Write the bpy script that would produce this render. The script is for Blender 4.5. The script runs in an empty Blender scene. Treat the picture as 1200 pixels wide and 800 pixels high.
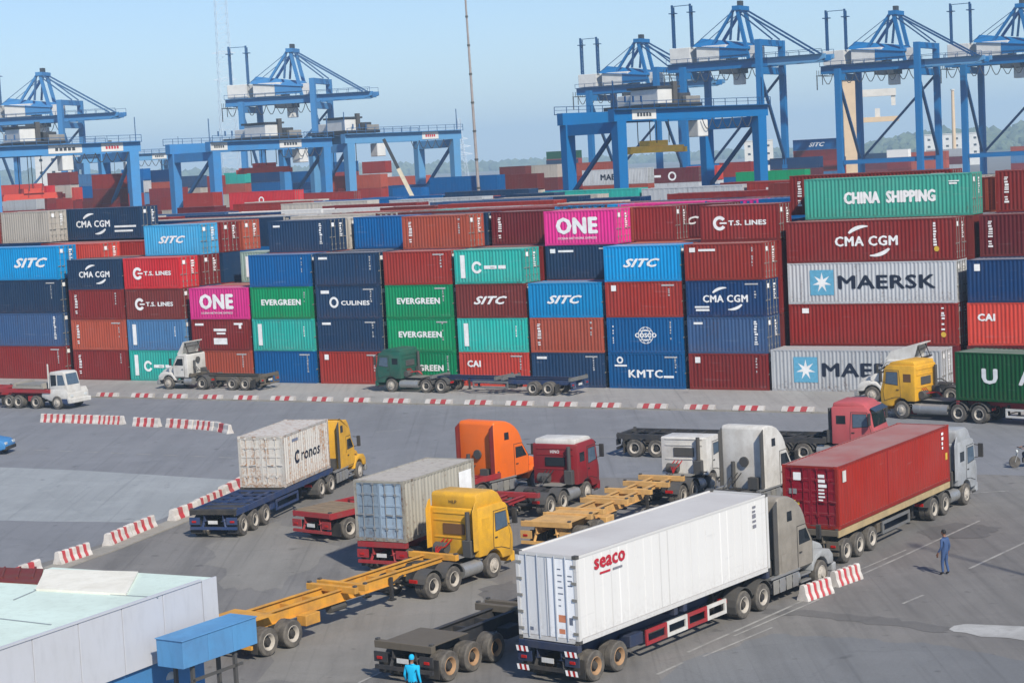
import bpy, bmesh, math, random
from mathutils import Vector, Matrix
random.seed(7)
R_ = math.radians
S = bpy.context.scene
COL = S.collection

# ------------------------------------------------------------------ camera
F_PX, HOR, ROLL, CAM_H = 2300.0, 187.0, -0.0517, 17.0      # survey of the photograph (1200 x 800)
PITCH = math.atan((400 - HOR) / F_PX)
_fw = Vector((0, math.cos(PITCH), -math.sin(PITCH)))
_rt0 = Vector((1, 0, 0)); _up0 = _rt0.cross(_fw)
_c, _s = math.cos(ROLL), math.sin(ROLL)
_rt = _c * _rt0 + _s * _up0
_up = -_s * _rt0 + _c * _up0
CAM = Vector((0, 0, CAM_H))
cam = bpy.data.cameras.new('camera'); cam_o = bpy.data.objects.new('camera', cam); COL.objects.link(cam_o)
cam.sensor_fit = 'HORIZONTAL'; cam.sensor_width = 36; cam.lens = 36 * F_PX / 1200
cam.clip_start = 0.5; cam.clip_end = 20000
cam_o.matrix_world = Matrix((( _rt.x, _up.x, -_fw.x, 0), (_rt.y, _up.y, -_fw.y, 0), (_rt.z, _up.z, -_fw.z, CAM_H), (0, 0, 0, 1)))
S.camera = cam_o
S.cycles.volume_bounces = 2

# ------------------------------------------------------------------ world, sun, exposure
SUN_AZ, SUN_EL = math.atan2(-0.915, 0.40), R_(41)            # direction TOWARDS the sun, in the ground plane
W = bpy.data.worlds.new('World'); S.world = W; W.use_nodes = True
nt = W.node_tree; nt.nodes.clear()
sky = nt.nodes.new('ShaderNodeTexSky'); sky.sky_type = 'NISHITA'; sky.sun_disc = False
sky.sun_elevation = SUN_EL; sky.sun_rotation = math.pi / 2 - SUN_AZ
sky.altitude = 0; sky.air_density = 1.0; sky.dust_density = 0.2; sky.ozone_density = 3.0
bg = nt.nodes.new('ShaderNodeBackground'); bg.inputs['Strength'].default_value = 0.085
wo = nt.nodes.new('ShaderNodeOutputWorld')
tint = nt.nodes.new('ShaderNodeMix'); tint.data_type = 'RGBA'; tint.blend_type = 'MULTIPLY'; tint.inputs[0].default_value = 1.0; tint.inputs[7].default_value = (0.80, 0.86, 1.0, 1)
nt.links.new(sky.outputs[0], tint.inputs[6]); nt.links.new(tint.outputs[2], bg.inputs[0]); nt.links.new(bg.outputs[0], wo.inputs[0])
sun = bpy.data.lights.new('sun', 'SUN'); sun.energy = 3.4; sun.angle = R_(2.0); sun.color = (1.0, 0.925, 0.80)
sun_o = bpy.data.objects.new('sun', sun); COL.objects.link(sun_o)
_sd = Vector((math.cos(SUN_AZ) * math.cos(SUN_EL), math.sin(SUN_AZ) * math.cos(SUN_EL), math.sin(SUN_EL)))
sun_o.rotation_euler = _sd.to_track_quat('Z', 'Y').to_euler()
sun_o.location = (0, 0, 100)
S.view_settings.view_transform = 'Standard'; S.view_settings.look = 'None'
S.view_settings.exposure = 0.62; S.view_settings.gamma = 1

# ------------------------------------------------------------------ survey helpers
def ray(px, py):
    return (_rt * ((px - 600) / F_PX) - _up * ((py - 400) / F_PX) + _fw)
def gp(px, py, z=0.0):
    d = ray(px, py); t = (z - CAM_H) / d.z
    return CAM + d * t
def at_depth(px, py, Y):
    d = ray(px, py); return CAM + d * (Y / d.y)
def proj(p):
    q = Vector(p) - CAM
    return 600 + F_PX * q.dot(_rt) / q.dot(_fw), 400 - F_PX * q.dot(_up) / q.dot(_fw)

# ------------------------------------------------------------------ materials
def lin(c):
    out = []
    for v in c:
        v /= 255.0
        out.append(v / 12.92 if v <= 0.04045 else ((v + 0.055) / 1.055) ** 2.4)
    return out
_mats = {}
def _nodes(name):
    m = bpy.data.materials.new(name); m.use_nodes = True
    t = m.node_tree; t.nodes.clear()
    o = t.nodes.new('ShaderNodeOutputMaterial'); b = t.nodes.new('ShaderNodeBsdfPrincipled')
    t.links.new(b.outputs[0], o.inputs[0])
    return m, t, b
def _n(t, typ, **kw):
    n = t.nodes.new(typ)
    for k, v in kw.items():
        if k.startswith('_'): setattr(n, k[1:], v)
        else: n.inputs[k].default_value = v
    return n
def _coord(t, scale=(1, 1, 1), kind='Object'):
    tc = t.nodes.new('ShaderNodeTexCoord'); oi = t.nodes.new('ShaderNodeObjectInfo')
    mp = t.nodes.new('ShaderNodeMapping'); mp.inputs['Scale'].default_value = scale
    mul = _n(t, 'ShaderNodeMath', _operation='MULTIPLY'); mul.inputs[1].default_value = 97.0
    t.links.new(oi.outputs['Random'], mul.inputs[0])
    t.links.new(tc.outputs[kind], mp.inputs['Vector']); t.links.new(mul.outputs[0], mp.inputs['Location'])
    return mp.outputs[0]
def _noise(t, vec, scale, detail=4, rough=0.55):
    n = _n(t, 'ShaderNodeTexNoise', Scale=scale, Detail=detail, Roughness=rough)
    t.links.new(vec, n.inputs['Vector']); return n.outputs[0]
def _ramp(t, fac, a, b, c0=(0, 0, 0, 1), c1=(1, 1, 1, 1)):
    r = t.nodes.new('ShaderNodeValToRGB'); e = r.color_ramp.elements
    e[0].position = a; e[0].color = c0; e[1].position = b; e[1].color = c1
    t.links.new(fac, r.inputs[0]); return r.outputs[0]
def _mix(t, fac, a, b, mode='MIX'):
    m = t.nodes.new('ShaderNodeMix'); m.data_type = 'RGBA'; m.blend_type = mode
    for sock, v in ((m.inputs[0], fac), (m.inputs[6], a), (m.inputs[7], b)):
        if isinstance(v, (int, float)): sock.default_value = v
        elif isinstance(v, (tuple, list)): sock.default_value = (*v[:3], 1)
        else: t.links.new(v, sock)
    return m.outputs[2]
PK = 0.80                                                   # paint albedo relative to the sunlit picture value
def container_paint(name, rgb, rust=0.25, fade=0.25, k=None, rustcol=(0.115, 0.048, 0.026)):
    key = ('cp', name)
    if key in _mats: return _mats[key]
    m, t, b = _nodes(name)
    c = [x * (k or PK) for x in lin(rgb)]
    v1 = _coord(t, (1, 1, 1)); v2 = _coord(t, (1.6, 1.6, 0.16))
    big = _noise(t, v1, 0.45, 5); streak = _noise(t, v2, 1.9, 6, 0.6); fine = _noise(t, v1, 7.0, 5, 0.7)
    g = sum(c) / 3
    faded = [min(1, x * 0.90 + 0.008 + g * 0.10) for x in c]
    dark = [x * 0.62 + 0.006 for x in c]
    col = _mix(t, _ramp(t, big, 0.38, 0.78), c, faded)
    f2 = _n(t, 'ShaderNodeMath', _operation='MULTIPLY'); t.links.new(_ramp(t, streak, 0.48, 0.78), f2.inputs[0]); f2.inputs[1].default_value = 0.45 + fade
    col = _mix(t, f2.outputs[0], col, dark)
    f3 = _n(t, 'ShaderNodeMath', _operation='MULTIPLY'); t.links.new(streak, f3.inputs[0]); t.links.new(fine, f3.inputs[1])
    f4 = _ramp(t, f3.outputs[0], 0.36 - 0.12 * rust, 0.50 - 0.12 * rust)
    f5 = _n(t, 'ShaderNodeMath', _operation='MULTIPLY'); t.links.new(f4, f5.inputs[0]); f5.inputs[1].default_value = min(1, 0.35 + rust)
    col = _mix(t, f5.outputs[0], col, rustcol)
    tc2 = t.nodes.new('ShaderNodeTexCoord'); sp2 = t.nodes.new('ShaderNodeSeparateXYZ'); t.links.new(tc2.outputs['Object'], sp2.inputs[0])
    low = _ramp(t, sp2.outputs['Z'], 0.0, 0.9, (1, 1, 1, 1), (0, 0, 0, 1)); ed = _n(t, 'ShaderNodeMath', _operation='MULTIPLY'); t.links.new(low, ed.inputs[0]); t.links.new(_ramp(t, fine, 0.42, 0.62), ed.inputs[1])
    ed2 = _n(t, 'ShaderNodeMath', _operation='MULTIPLY'); t.links.new(ed.outputs[0], ed2.inputs[0]); ed2.inputs[1].default_value = 0.25 + 0.5 * rust
    col = _mix(t, ed2.outputs[0], col, rustcol)                        # rust creeping up from the bottom rail
    scr = _n(t, 'ShaderNodeTexNoise', Scale=1.0, Detail=3, Roughness=.5); t.links.new(_coord(t, (0.5, 0.5, 6.0)), scr.inputs['Vector'])
    sm = _n(t, 'ShaderNodeMath', _operation='MULTIPLY'); t.links.new(_ramp(t, scr.outputs[0], 0.66, 0.70), sm.inputs[0]); sm.inputs[1].default_value = 0.35
    col = _mix(t, sm.outputs[0], col, [min(1, x * 0.6 + 0.12) for x in c])          # scrapes along the side
    geo = t.nodes.new('ShaderNodeNewGeometry'); sx = t.nodes.new('ShaderNodeSeparateXYZ'); t.links.new(geo.outputs['Normal'], sx.inputs[0])
    up = _n(t, 'ShaderNodeMath', _operation='MULTIPLY'); t.links.new(_ramp(t, sx.outputs['Z'], 0.6, 0.9), up.inputs[0]); t.links.new(_ramp(t, big, 0.2, 0.7, (.25, .25, .25, 1), (.6, .6, .6, 1)), up.inputs[1])
    col = _mix(t, up.outputs[0], col, (0.36, 0.33, 0.31))              # dust lying on the roof
    hsv = t.nodes.new('ShaderNodeHueSaturation'); oi = t.nodes.new('ShaderNodeObjectInfo')
    mr = _n(t, 'ShaderNodeMapRange'); mr.inputs[3].default_value = 0.80; mr.inputs[4].default_value = 1.16
    t.links.new(oi.outputs['Random'], mr.inputs[0]); hsv.inputs['Saturation'].default_value = 1.04; t.links.new(mr.outputs[0], hsv.inputs['Value']); t.links.new(col, hsv.inputs['Color'])
    t.links.new(hsv.outputs[0], b.inputs['Base Color'])
    b.inputs['Roughness'].default_value = 0.6; b.inputs['Specular IOR Level'].default_value = 0.22
    _mats[key] = m; return m
def paint(name, rgb, rough=0.4, dirt=0.3, k=None, metal=0.0, dirtcol=(0.10, 0.085, 0.065), scale=1.3, spec=0.5):
    key = ('p', name)
    if key in _mats: return _mats[key]
    m, t, b = _nodes(name)
    c = [x * (k or PK) for x in lin(rgb)]
    v = _coord(t); v2 = _coord(t, (1.4, 1.4, 0.3))
    n1 = _noise(t, v, scale, 6, 0.62); n2 = _noise(t, v2, 3.2, 5, 0.6)
    mm = _n(t, 'ShaderNodeMath', _operation='MULTIPLY'); t.links.new(_ramp(t, n1, 0.40, 0.72), mm.inputs[0]); mm.inputs[1].default_value = dirt
    col = _mix(t, mm.outputs[0], c, dirtcol)
    m2 = _n(t, 'ShaderNodeMath', _operation='MULTIPLY'); t.links.new(_ramp(t, n2, 0.5, 0.75), m2.inputs[0]); m2.inputs[1].default_value = dirt * 0.6
    col = _mix(t, m2.outputs[0], col, [x * 0.55 for x in c])
    t.links.new(col, b.inputs['Base Color'])
    rr = _n(t, 'ShaderNodeMapRange'); rr.inputs[3].default_value = rough * 0.85; rr.inputs[4].default_value = min(1, rough + 0.35)
    t.links.new(n1, rr.inputs[0]); t.links.new(rr.outputs[0], b.inputs['Roughness'])
    b.inputs['Metallic'].default_value = metal; b.inputs['Specular IOR Level'].default_value = spec
    _mats[key] = m; return m
def plain(name, rgb, rough=0.5, metal=0.0, k=None):
    key = ('f', name)
    if key in _mats: return _mats[key]
    m, t, b = _nodes(name)
    c = [x * (k or PK) for x in lin(rgb)]
    n = _noise(t, _coord(t), 5.0, 3)
    t.links.new(_mix(t, _ramp(t, n, 0.35, 0.7), c, [x * 0.8 for x in c]), b.inputs['Base Color'])
    b.inputs['Roughness'].default_value = rough; b.inputs['Metallic'].default_value = metal
    _mats[key] = m; return m
GLASS = plain('dark_glass', (38, 46, 54), 0.08); GLASS_PALE = plain('sky_glass', (95, 115, 135), 0.06)
TYRE = paint('tyre_rubber', (84, 80, 76), 0.9, 0.7, dirtcol=(0.20, 0.18, 0.15), scale=3)
RIM = paint('wheel_rim', (196, 188, 176), 0.6, 0.25, scale=4)
RIMB = paint('wheel_rim_brown', (176, 138, 100), 0.7, 0.25, scale=4)
BLACK = paint('black_chassis', (46, 46, 48), 0.7, 0.5)
DGREY = paint('dark_grey_steel', (80, 80, 80), 0.6, 0.5)
GREYST = paint('grey_steel', (150, 148, 142), 0.5, 0.4)
ALU = paint('aluminium', (190, 190, 188), 0.32, 0.25, metal=0.6)
WHITE = paint('white_print', (246, 247, 246), 0.7, 0.35, k=0.96, dirtcol=(.42, .40, .37), scale=2.2); SOFT = plain('faint_print', (206, 206, 206), 0.6)
PRINT_NAVY = plain('navy_print', (25, 38, 62), 0.6)
RED_P = plain('red_print', (205, 40, 60), 0.6)
WOODY = paint('worn_timber', (150, 128, 100), 0.9, 0.5)
LAMP_RED = plain('red_lamp', (190, 30, 25), 0.25); LAMP_AMB = plain('amber_lamp', (230, 130, 20), 0.25); LAMP_CLR = plain('clear_lamp', (225, 230, 230), 0.15)
PLATE = plain('number_plate', (225, 225, 222), 0.5); YELLOW_MK = plain('yellow_mark', (240, 200, 70), 0.5)
BARR_W = paint('barrier_white', (230, 224, 217), 0.7, 0.5, scale=2.0, dirtcol=(.25, .21, .17)); BARR_R = paint('barrier_red', (198, 62, 70), 0.7, 0.45, scale=2.0, dirtcol=(.28, .2, .17))
CBLUE = paint('crane_blue', (0, 112, 178), 0.6, 0.16, dirtcol=(0.03, 0.09, 0.15), scale=0.5, spec=0.2)
CBLUE_L = paint('crane_pale_blue', (92, 156, 205), 0.55, 0.2, dirtcol=(0.12, 0.2, 0.28), scale=0.5)
CBLUE_D = paint('crane_dark_blue', (14, 74, 126), 0.6, 0.16, dirtcol=(0.03, 0.07, 0.12), scale=0.5, spec=0.2)
CWHITE = paint('crane_house_white', (232, 232, 228), 0.6, 0.2, scale=0.5)
CDARK = paint('crane_machinery', (50, 58, 68), 0.6, 0.3)

# ------------------------------------------------------------------ mesh builder
class MB:
    def __init__(s): s.v = []; s.f = []; s.m = []; s.mats = []; s.k = 0
    def use(s, mat):
        if mat not in s.mats: s.mats.append(mat)
        s.k = s.mats.index(mat); return s
    def add(s, vs, fs):
        o = len(s.v); s.v += [tuple(v) for v in vs]
        for f in fs: s.f.append([o + i for i in f]); s.m.append(s.k)
        return s
    def box(s, x0, x1, y0, y1, z0, z1):
        return s.add([(x0, y0, z0), (x1, y0, z0), (x1, y1, z0), (x0, y1, z0), (x0, y0, z1), (x1, y0, z1), (x1, y1, z1), (x0, y1, z1)],
                     [(0, 3, 2, 1), (4, 5, 6, 7), (0, 1, 5, 4), (1, 2, 6, 5), (2, 3, 7, 6), (3, 0, 4, 7)])
    def bar(s, p, q, w, h=None, up=(0, 0, 1), w2=None, h2=None):
        p, q = Vector(p), Vector(q); h = h or w; w2 = w2 or w; h2 = h2 or h
        d = (q - p).normalized(); u = Vector(up)
        if abs(d.dot(u)) > 0.98: u = Vector((1, 0, 0))
        sd = d.cross(u).normalized(); u = sd.cross(d)
        vs = []
        for c, a, b in ((p, w, h), (q, w2, h2)):
            for i, j in ((-1, -1), (1, -1), (1, 1), (-1, 1)): vs.append(c + sd * (i * a / 2) + u * (j * b / 2))
        return s.add(vs, [(0, 1, 2, 3), (7, 6, 5, 4), (0, 4, 5, 1), (1, 5, 6, 2), (2, 6, 7, 3), (3, 7, 4, 0)])
    def cyl(s, p, q, r, n=10, r2=None):
        p, q = Vector(p), Vector(q); r2 = r if r2 is None else r2
        d = (q - p).normalized(); u = Vector((0, 0, 1)) if abs(d.z) < 0.95 else Vector((1, 0, 0))
        a = d.cross(u).normalized(); b = a.cross(d); vs = []
        for c, rr in ((p, r), (q, r2)):
            for i in range(n):
                t = 2 * math.pi * i / n; vs.append(c + a * (rr * math.cos(t)) + b * (rr * math.sin(t)))
        fs = [(i, (i + 1) % n, n + (i + 1) % n, n + i) for i in range(n)] + [tuple(range(n - 1, -1, -1)), tuple(range(n, 2 * n))]
        return s.add(vs, fs)
    def tube(s, pts, r, n=6):
        for a, b in zip(pts[:-1], pts[1:]): s.cyl(a, b, r, n)
        return s
    def prism(s, poly, y0, y1):                    # poly in x,z extruded along y
        n = len(poly)
        vs = [(x, y0, z) for x, z in poly] + [(x, y1, z) for x, z in poly]
        fs = [tuple(range(n)), tuple(range(2 * n - 1, n - 1, -1))] + [(i, n + i, n + (i + 1) % n, (i + 1) % n) for i in range(n)]
        return s.add(vs, fs)
    def prism_z(s, poly, z0, z1):
        n = len(poly)
        vs = [(x, y, z0) for x, y in poly] + [(x, y, z1) for x, y in poly]
        fs = [tuple(range(n - 1, -1, -1)), tuple(range(n, 2 * n))] + [(i, (i + 1) % n, n + (i + 1) % n, n + i) for i in range(n)]
        return s.add(vs, fs)
    def plate(s, pts, nrm, t):                     # a flat polygon given thickness along nrm
        n = len(pts); nv = Vector(nrm).normalized() * t
        vs = [Vector(p) for p in pts] + [Vector(p) + nv for p in pts]
        fs = [tuple(range(n - 1, -1, -1)), tuple(range(n, 2 * n))] + [(i, (i + 1) % n, n + (i + 1) % n, n + i) for i in range(n)]
        return s.add(vs, fs)
    def lathe_y(s, prof, cx, cz, n=18, cap=True):            # prof: (radius, y)
        vs = []
        for r, y in prof:
            for i in range(n):
                t = 2 * math.pi * i / n; vs.append((cx + r * math.cos(t), y, cz + r * math.sin(t)))
        fs = []
        for k in range(len(prof) - 1):
            for i in range(n): fs.append((k * n + i, k * n + (i + 1) % n, (k + 1) * n + (i + 1) % n, (k + 1) * n + i))
        if cap: fs.append(tuple(range(n))); fs.append(tuple(range((len(prof) - 1) * n, len(prof) * n)))
        return s.add(vs, fs)
    def mesh(s, name, mat=None, bevel=0.0, segs=2, smooth=False, fix=True):
        me = bpy.data.meshes.new(name); me.from_pydata(s.v, [], s.f)
        mats = s.mats or [mat]
        for m in mats: me.materials.append(m)
        if s.mats: me.polygons.foreach_set('material_index', s.m)
        if bevel or fix:
            bm = bmesh.new(); bm.from_mesh(me)
            if fix: bmesh.ops.recalc_face_normals(bm, faces=bm.faces)
            if bevel:
                es = [e for e in bm.edges if len(e.link_faces) == 2 and e.calc_face_angle(0) > R_(28)]
                bmesh.ops.bevel(bm, geom=es, offset=bevel, segments=segs, affect='EDGES', profile=0.5, clamp_overlap=True)
            bm.to_mesh(me); bm.free()
        if smooth:
            me.polygons.foreach_set('use_smooth', [True] * len(me.polygons))
            try: me.set_sharp_from_angle(angle=R_(35))
            except Exception: pass
        me.update(); return me
    def build(s, name, mat=None, parent=None, **kw): return link(name, s.mesh(name, mat, **kw), parent)
def link(name, me, parent=None, loc=None, mat=None):
    o = bpy.data.objects.new(name, me); COL.objects.link(o)
    if parent is not None: o.parent = parent
    if loc is not None: o.location = loc
    if mat is not None:
        o.material_slots[0].link = 'OBJECT'; o.material_slots[0].material = mat
    return o
def thing(name, label, cat, loc=(0, 0, 0), rz=0.0, group=None):
    o = bpy.data.objects.new(name, None); COL.objects.link(o)
    o.location = loc; o.rotation_euler = (0, 0, rz); o.empty_display_size = 0.3
    return tag(o, label, cat, group)
def tag(o, label, cat, group=None):
    o['label'] = label; o['category'] = cat
    if group: o['group'] = group
    return o
def struct(o): o['kind'] = 'structure'; return o
def copy_tree(o, parent=None):
    c = o.copy(); COL.objects.link(c)
    if parent is not None: c.parent = parent
    for ch in list(o.children): copy_tree(ch, c)
    return c

# ------------------------------------------------------------------ lettering
_txt = {}
def text_mesh(body, bold=0.02, shear=0.0):
    key = (body, bold, shear)
    if key in _txt: return _txt[key]
    cu = bpy.data.curves.new('t', 'FONT'); cu.body = body; cu.offset = 0.0 if 'M' in body else min(bold, 0.012); cu.shear = shear; cu.resolution_u = 2; cu.size = 1; cu.space_character = 1.0 + bold * 2.2
    o = bpy.data.objects.new('t', cu); COL.objects.link(o)
    dg = bpy.context.evaluated_depsgraph_get(); dg.update()
    me = bpy.data.meshes.new_from_object(o.evaluated_get(dg))
    vs = [tuple(v.co) for v in me.vertices]; fs = [tuple(p.vertices) for p in me.polygons]
    bpy.data.objects.remove(o); bpy.data.curves.remove(cu); bpy.data.meshes.remove(me)
    xs = [v[0] for v in vs]; ys = [v[1] for v in vs]
    x0, x1, y0, y1 = min(xs), max(xs), min(ys), max(ys)
    out = ([((x - x0) / (x1 - x0) - 0.5, (y - y0) / (y1 - y0) - 0.5) for x, y, z in vs], fs)
    _txt[key] = out; return out
def put2d(mb, vs2, fs, side, y):                   # draw flat 2D (x right, z up as read) on the wall y (side -1 reads from -y, +1 from +y)
    if side < 0: mb.add([(x, -y, z) for x, z in vs2], fs)
    else: mb.add([(-x, y, z) for x, z in vs2], fs)
class Print:
    """lettering, emblems and small marks laid on one long side of a container; coordinates as read, metres"""
    def __init__(s, side, y): s.mbs = {'lettering': MB(), 'emblem': MB(), 'marking': MB()}; s.side = side; s.y = y
    def _p(s, kind, mat, pts, fs, dy=0.0):
        mb = s.mbs[kind]; mb.use(mat); put2d(mb, pts, fs, s.side, s.y + dy); return s
    def text(s, mat, body, cx, cz, w, h, bold=0.02, shear=0.0, dy=0.0):
        vs, fs = text_mesh(body, bold, shear)
        if bold >= .03:                                     # heavy strokes: the letters laid over each other with small shifts
            for k, (q, r) in enumerate(((-1, 0), (0, 0), (1, 0), (0, -1), (0, 1))): s._p('lettering', mat, [(cx + x * w + q * .06 * h, cz + y * h * .95 + r * .035 * h) for x, y in vs], fs, dy + .001 * k)
            return s
        return s._p('lettering', mat, [(cx + x * w, cz + y * h) for x, y in vs], fs, dy)
    def rect(s, mat, x0, x1, z0, z1, dy=0.0, kind='marking'): return s._p(kind, mat, [(x0, z0), (x1, z0), (x1, z1), (x0, z1)], [(0, 1, 2, 3)], dy)
    def poly(s, mat, pts, dy=0.0): return s._p('emblem', mat, pts, [tuple(range(len(pts)))], dy)
    def ring(s, mat, cx, cz, r0, r1, a0=0, a1=360, n=24, sx=1.0, dy=0.0):
        vs = []
        for i in range(n + 1):
            t = R_(a0 + (a1 - a0) * i / n)
            vs += [(cx + sx * r0 * math.cos(t), cz + r0 * math.sin(t)), (cx + sx * r1 * math.cos(t), cz + r1 * math.sin(t))]
        return s._p('emblem', mat, vs, [(2 * i, 2 * i + 1, 2 * i + 3, 2 * i + 2) for i in range(n)], dy)
    def swoosh(s, mat, cx, cz, r, a0, a1, w, sx=1.0):
        vs = []; n = 12
        for i in range(n + 1):
            u = i / n; t = R_(a0 + (a1 - a0) * u); ww = w * (0.12 + math.sin(math.pi * (0.15 + 0.8 * u)))
            vs += [(cx + sx * (r - ww / 2) * math.cos(t), cz + (r - ww / 2) * math.sin(t)), (cx + sx * (r + ww / 2) * math.cos(t), cz + (r + ww / 2) * math.sin(t))]
        return s._p('emblem', mat, vs, [(2 * i, 2 * i + 1, 2 * i + 3, 2 * i + 2) for i in range(n)])
    def marks(s, mat, x, z0, z1, w, seed):                 # a column of small code characters too fine to read
        rr = random.Random(seed); z = z1
        while z - 0.12 > z0:
            h = rr.uniform(0.07, 0.15)
            if rr.random() < .85: s.rect(mat, x - w / 2 * rr.uniform(.6, 1), x + w / 2 * rr.uniform(0.3, 1), z - h, z)
            z -= h + rr.uniform(.04, .1)
        return s
    def done(s, parent):
        for k, mb in s.mbs.items():
            if mb.f:
                o = mb.build(k, None, parent, fix=False)
                if k == 'marking': o['kind'] = 'stuff'
# ------------------------------------------------------------------ ground and roads
AL = 0.5319; WY = 146.73                                    # container wall: direction and distance
DX = Vector((math.cos(AL), -math.sin(AL), 0)); NX = Vector((math.sin(AL), math.cos(AL), 0)); W0 = Vector((0, WY, 0))
def wp(u, n, z=0.0): return W0 + DX * u + NX * n + Vector((0, 0, z))
def u_for(px, n, z):                                        # wall coordinate seen in column px
    lo, hi = -90.0, 90.0
    for _ in range(50):
        m = (lo + hi) / 2
        if proj(wp(m, n, z))[0] < px: lo = m
        else: hi = m
    return lo

def asphalt(name, c0, c1, stain=0.35, heading=0.61, crack=True):
    m, t, b = _nodes(name)
    tc = t.nodes.new('ShaderNodeTexCoord')
    def mp(scale, rot=0.0):
        n = t.nodes.new('ShaderNodeMapping'); n.inputs['Scale'].default_value = scale; n.inputs['Rotation'].default_value = (0, 0, rot)
        t.links.new(tc.outputs['Object'], n.inputs['Vector']); return n.outputs[0]
    big = _noise(t, mp((1, 1, 1)), 0.045, 6, 0.6); mid = _noise(t, mp((1, 1, 1)), 0.35, 6, 0.65); fine = _noise(t, mp((1, 1, 1)), 9.0, 4, 0.7)
    st = _noise(t, mp((0.6, 0.05, 1), heading), 1.0, 6, 0.65)      # tyre marks drawn out along the lanes
    st2 = _noise(t, mp((2.2, 0.07, 1), heading), 1.0, 4, 0.6)
    col = _mix(t, _ramp(t, big, 0.35, 0.66), c0, c1)
    def scaled(f, k):
        q = _n(t, 'ShaderNodeMath', _operation='MULTIPLY'); t.links.new(f, q.inputs[0]); q.inputs[1].default_value = k; return q.outputs[0]
    col = _mix(t, scaled(_ramp(t, st, 0.46, 0.72), stain), col, [x * 0.45 for x in c0])
    col = _mix(t, scaled(_ramp(t, st2, 0.52, 0.74), stain * 0.7), col, [x * 0.55 for x in c0])
    col = _mix(t, scaled(_ramp(t, mid, 0.48, 0.78), 0.4), col, [min(1, x * 1.35) for x in c1])
    col = _mix(t, scaled(_ramp(t, fine, 0.3, 0.7), 0.32), col, [x * 0.62 for x in c0])
    if crack:
        vo = _n(t, 'ShaderNodeTexVoronoi', Scale=0.16, _feature='DISTANCE_TO_EDGE'); nv = t.nodes.new('ShaderNodeVectorMath'); nv.operation = 'ADD'
        nn = _n(t, 'ShaderNodeTexNoise', Scale=0.7, Detail=4); t.links.new(mp((1, 1, 1)), nn.inputs['Vector'])
        t.links.new(mp((1, 1, 1)), nv.inputs[0]); t.links.new(nn.outputs[1], nv.inputs[1]); t.links.new(nv.outputs[0], vo.inputs['Vector'])
        col = _mix(t, scaled(_ramp(t, vo.outputs[0], 0.002, 0.010, (1, 1, 1, 1), (0, 0, 0, 1)), 0.16), col, [x * 0.4 for x in c0])
        sp = _noise(t, mp((1, 1, 1)), 1.1, 3, 0.5)                  # oil drips
        br = t.nodes.new('ShaderNodeTexBrick'); br.offset = 0.0; br.inputs['Scale'].default_value = 1.0; br.inputs['Mortar Size'].default_value = 0.012; br.inputs['Brick Width'].default_value = 5.0; br.inputs['Row Height'].default_value = 4.0; br.inputs['Mortar Smooth'].default_value = 0.3
        br.inputs['Color1'].default_value = (0, 0, 0, 1); br.inputs['Color2'].default_value = (.25, .25, .25, 1); br.inputs['Mortar'].default_value = (1, 1, 1, 1)
        t.links.new(mp((1, 1, 1), heading), br.inputs['Vector']); col = _mix(t, scaled(br.outputs[0], 0.16), col, [x * 0.4 for x in c0])
        gr = _noise(t, mp((1, 1, 1)), 42.0, 2, 0.6); col = _mix(t, scaled(_ramp(t, gr, 0.55, 0.75), 0.22), col, [min(1, x * 1.9) for x in c1])
        st3 = _noise(t, mp((3.4, 0.035, 1), heading + .12), 1.0, 3, 0.6); col = _mix(t, scaled(_ramp(t, st3, 0.58, 0.70), 0.30), col, [x * 0.45 for x in c0])
        col = _mix(t, scaled(_ramp(t, sp, 0.66, 0.74), 0.5), col, [x * 0.3 for x in c0])
    t.links.new(col, b.inputs['Base Color']); b.inputs['Roughness'].default_value = 0.85
    bp = _n(t, 'ShaderNodeBump', Strength=0.25, Distance=0.02); t.links.new(fine, bp.inputs['Height']); t.links.new(bp.outputs[0], b.inputs['Normal'])
    return m
A_YARD = asphalt('yard_asphalt', (0.165, 0.158, 0.150), (0.222, 0.212, 0.198), 0.6)
A_ROAD = asphalt('road_asphalt', (0.188, 0.194, 0.208), (0.232, 0.238, 0.252), 0.3, heading=-AL + 1.57)
A_PALE = asphalt('worn_pale_asphalt', (0.285, 0.305, 0.315), (0.345, 0.365, 0.372), 0.25, heading=1.2)
A_APRON = asphalt('apron_concrete', (0.290, 0.278, 0.262), (0.365, 0.350, 0.330), 0.35, heading=-AL + 1.57)
CONC = paint('kerb_concrete', (170, 165, 155), 0.9, 0.4, scale=0.8)
LINE = paint('worn_road_line', (176, 174, 168), 0.8, 0.95, dirtcol=(0.17, 0.165, 0.16), scale=1.6)
PATCH = paint('white_road_patch', (188, 188, 186), 0.9, 0.9, dirtcol=(0.25, 0.245, 0.235), scale=.7)
def sheet(name, pts, z, mat, kind='structure'):
    mb = MB(); mb.add([(p[0], p[1], z) for p in pts], [tuple(range(len(pts)))])
    o = mb.build(name, mat); o['kind'] = kind
    if o.data.polygons[0].normal.z < 0: o.data.flip_normals()
    return o
sheet('ground', [(-9000, -300), (9000, -300), (9000, 14000), (-9000, 14000)], 0.0, A_YARD)
kA, kB = gp(920, 484), gp(110, 464.5)
nk = ((kA - W0).dot(NX) + (kB - W0).dot(NX)) / 2            # road kerb line, metres in front of the wall
r0 = [wp(-130, nk)[:2], wp(130, nk)[:2]]
far_l, far_r = gp(-150, 610), gp(560, 640)
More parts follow.
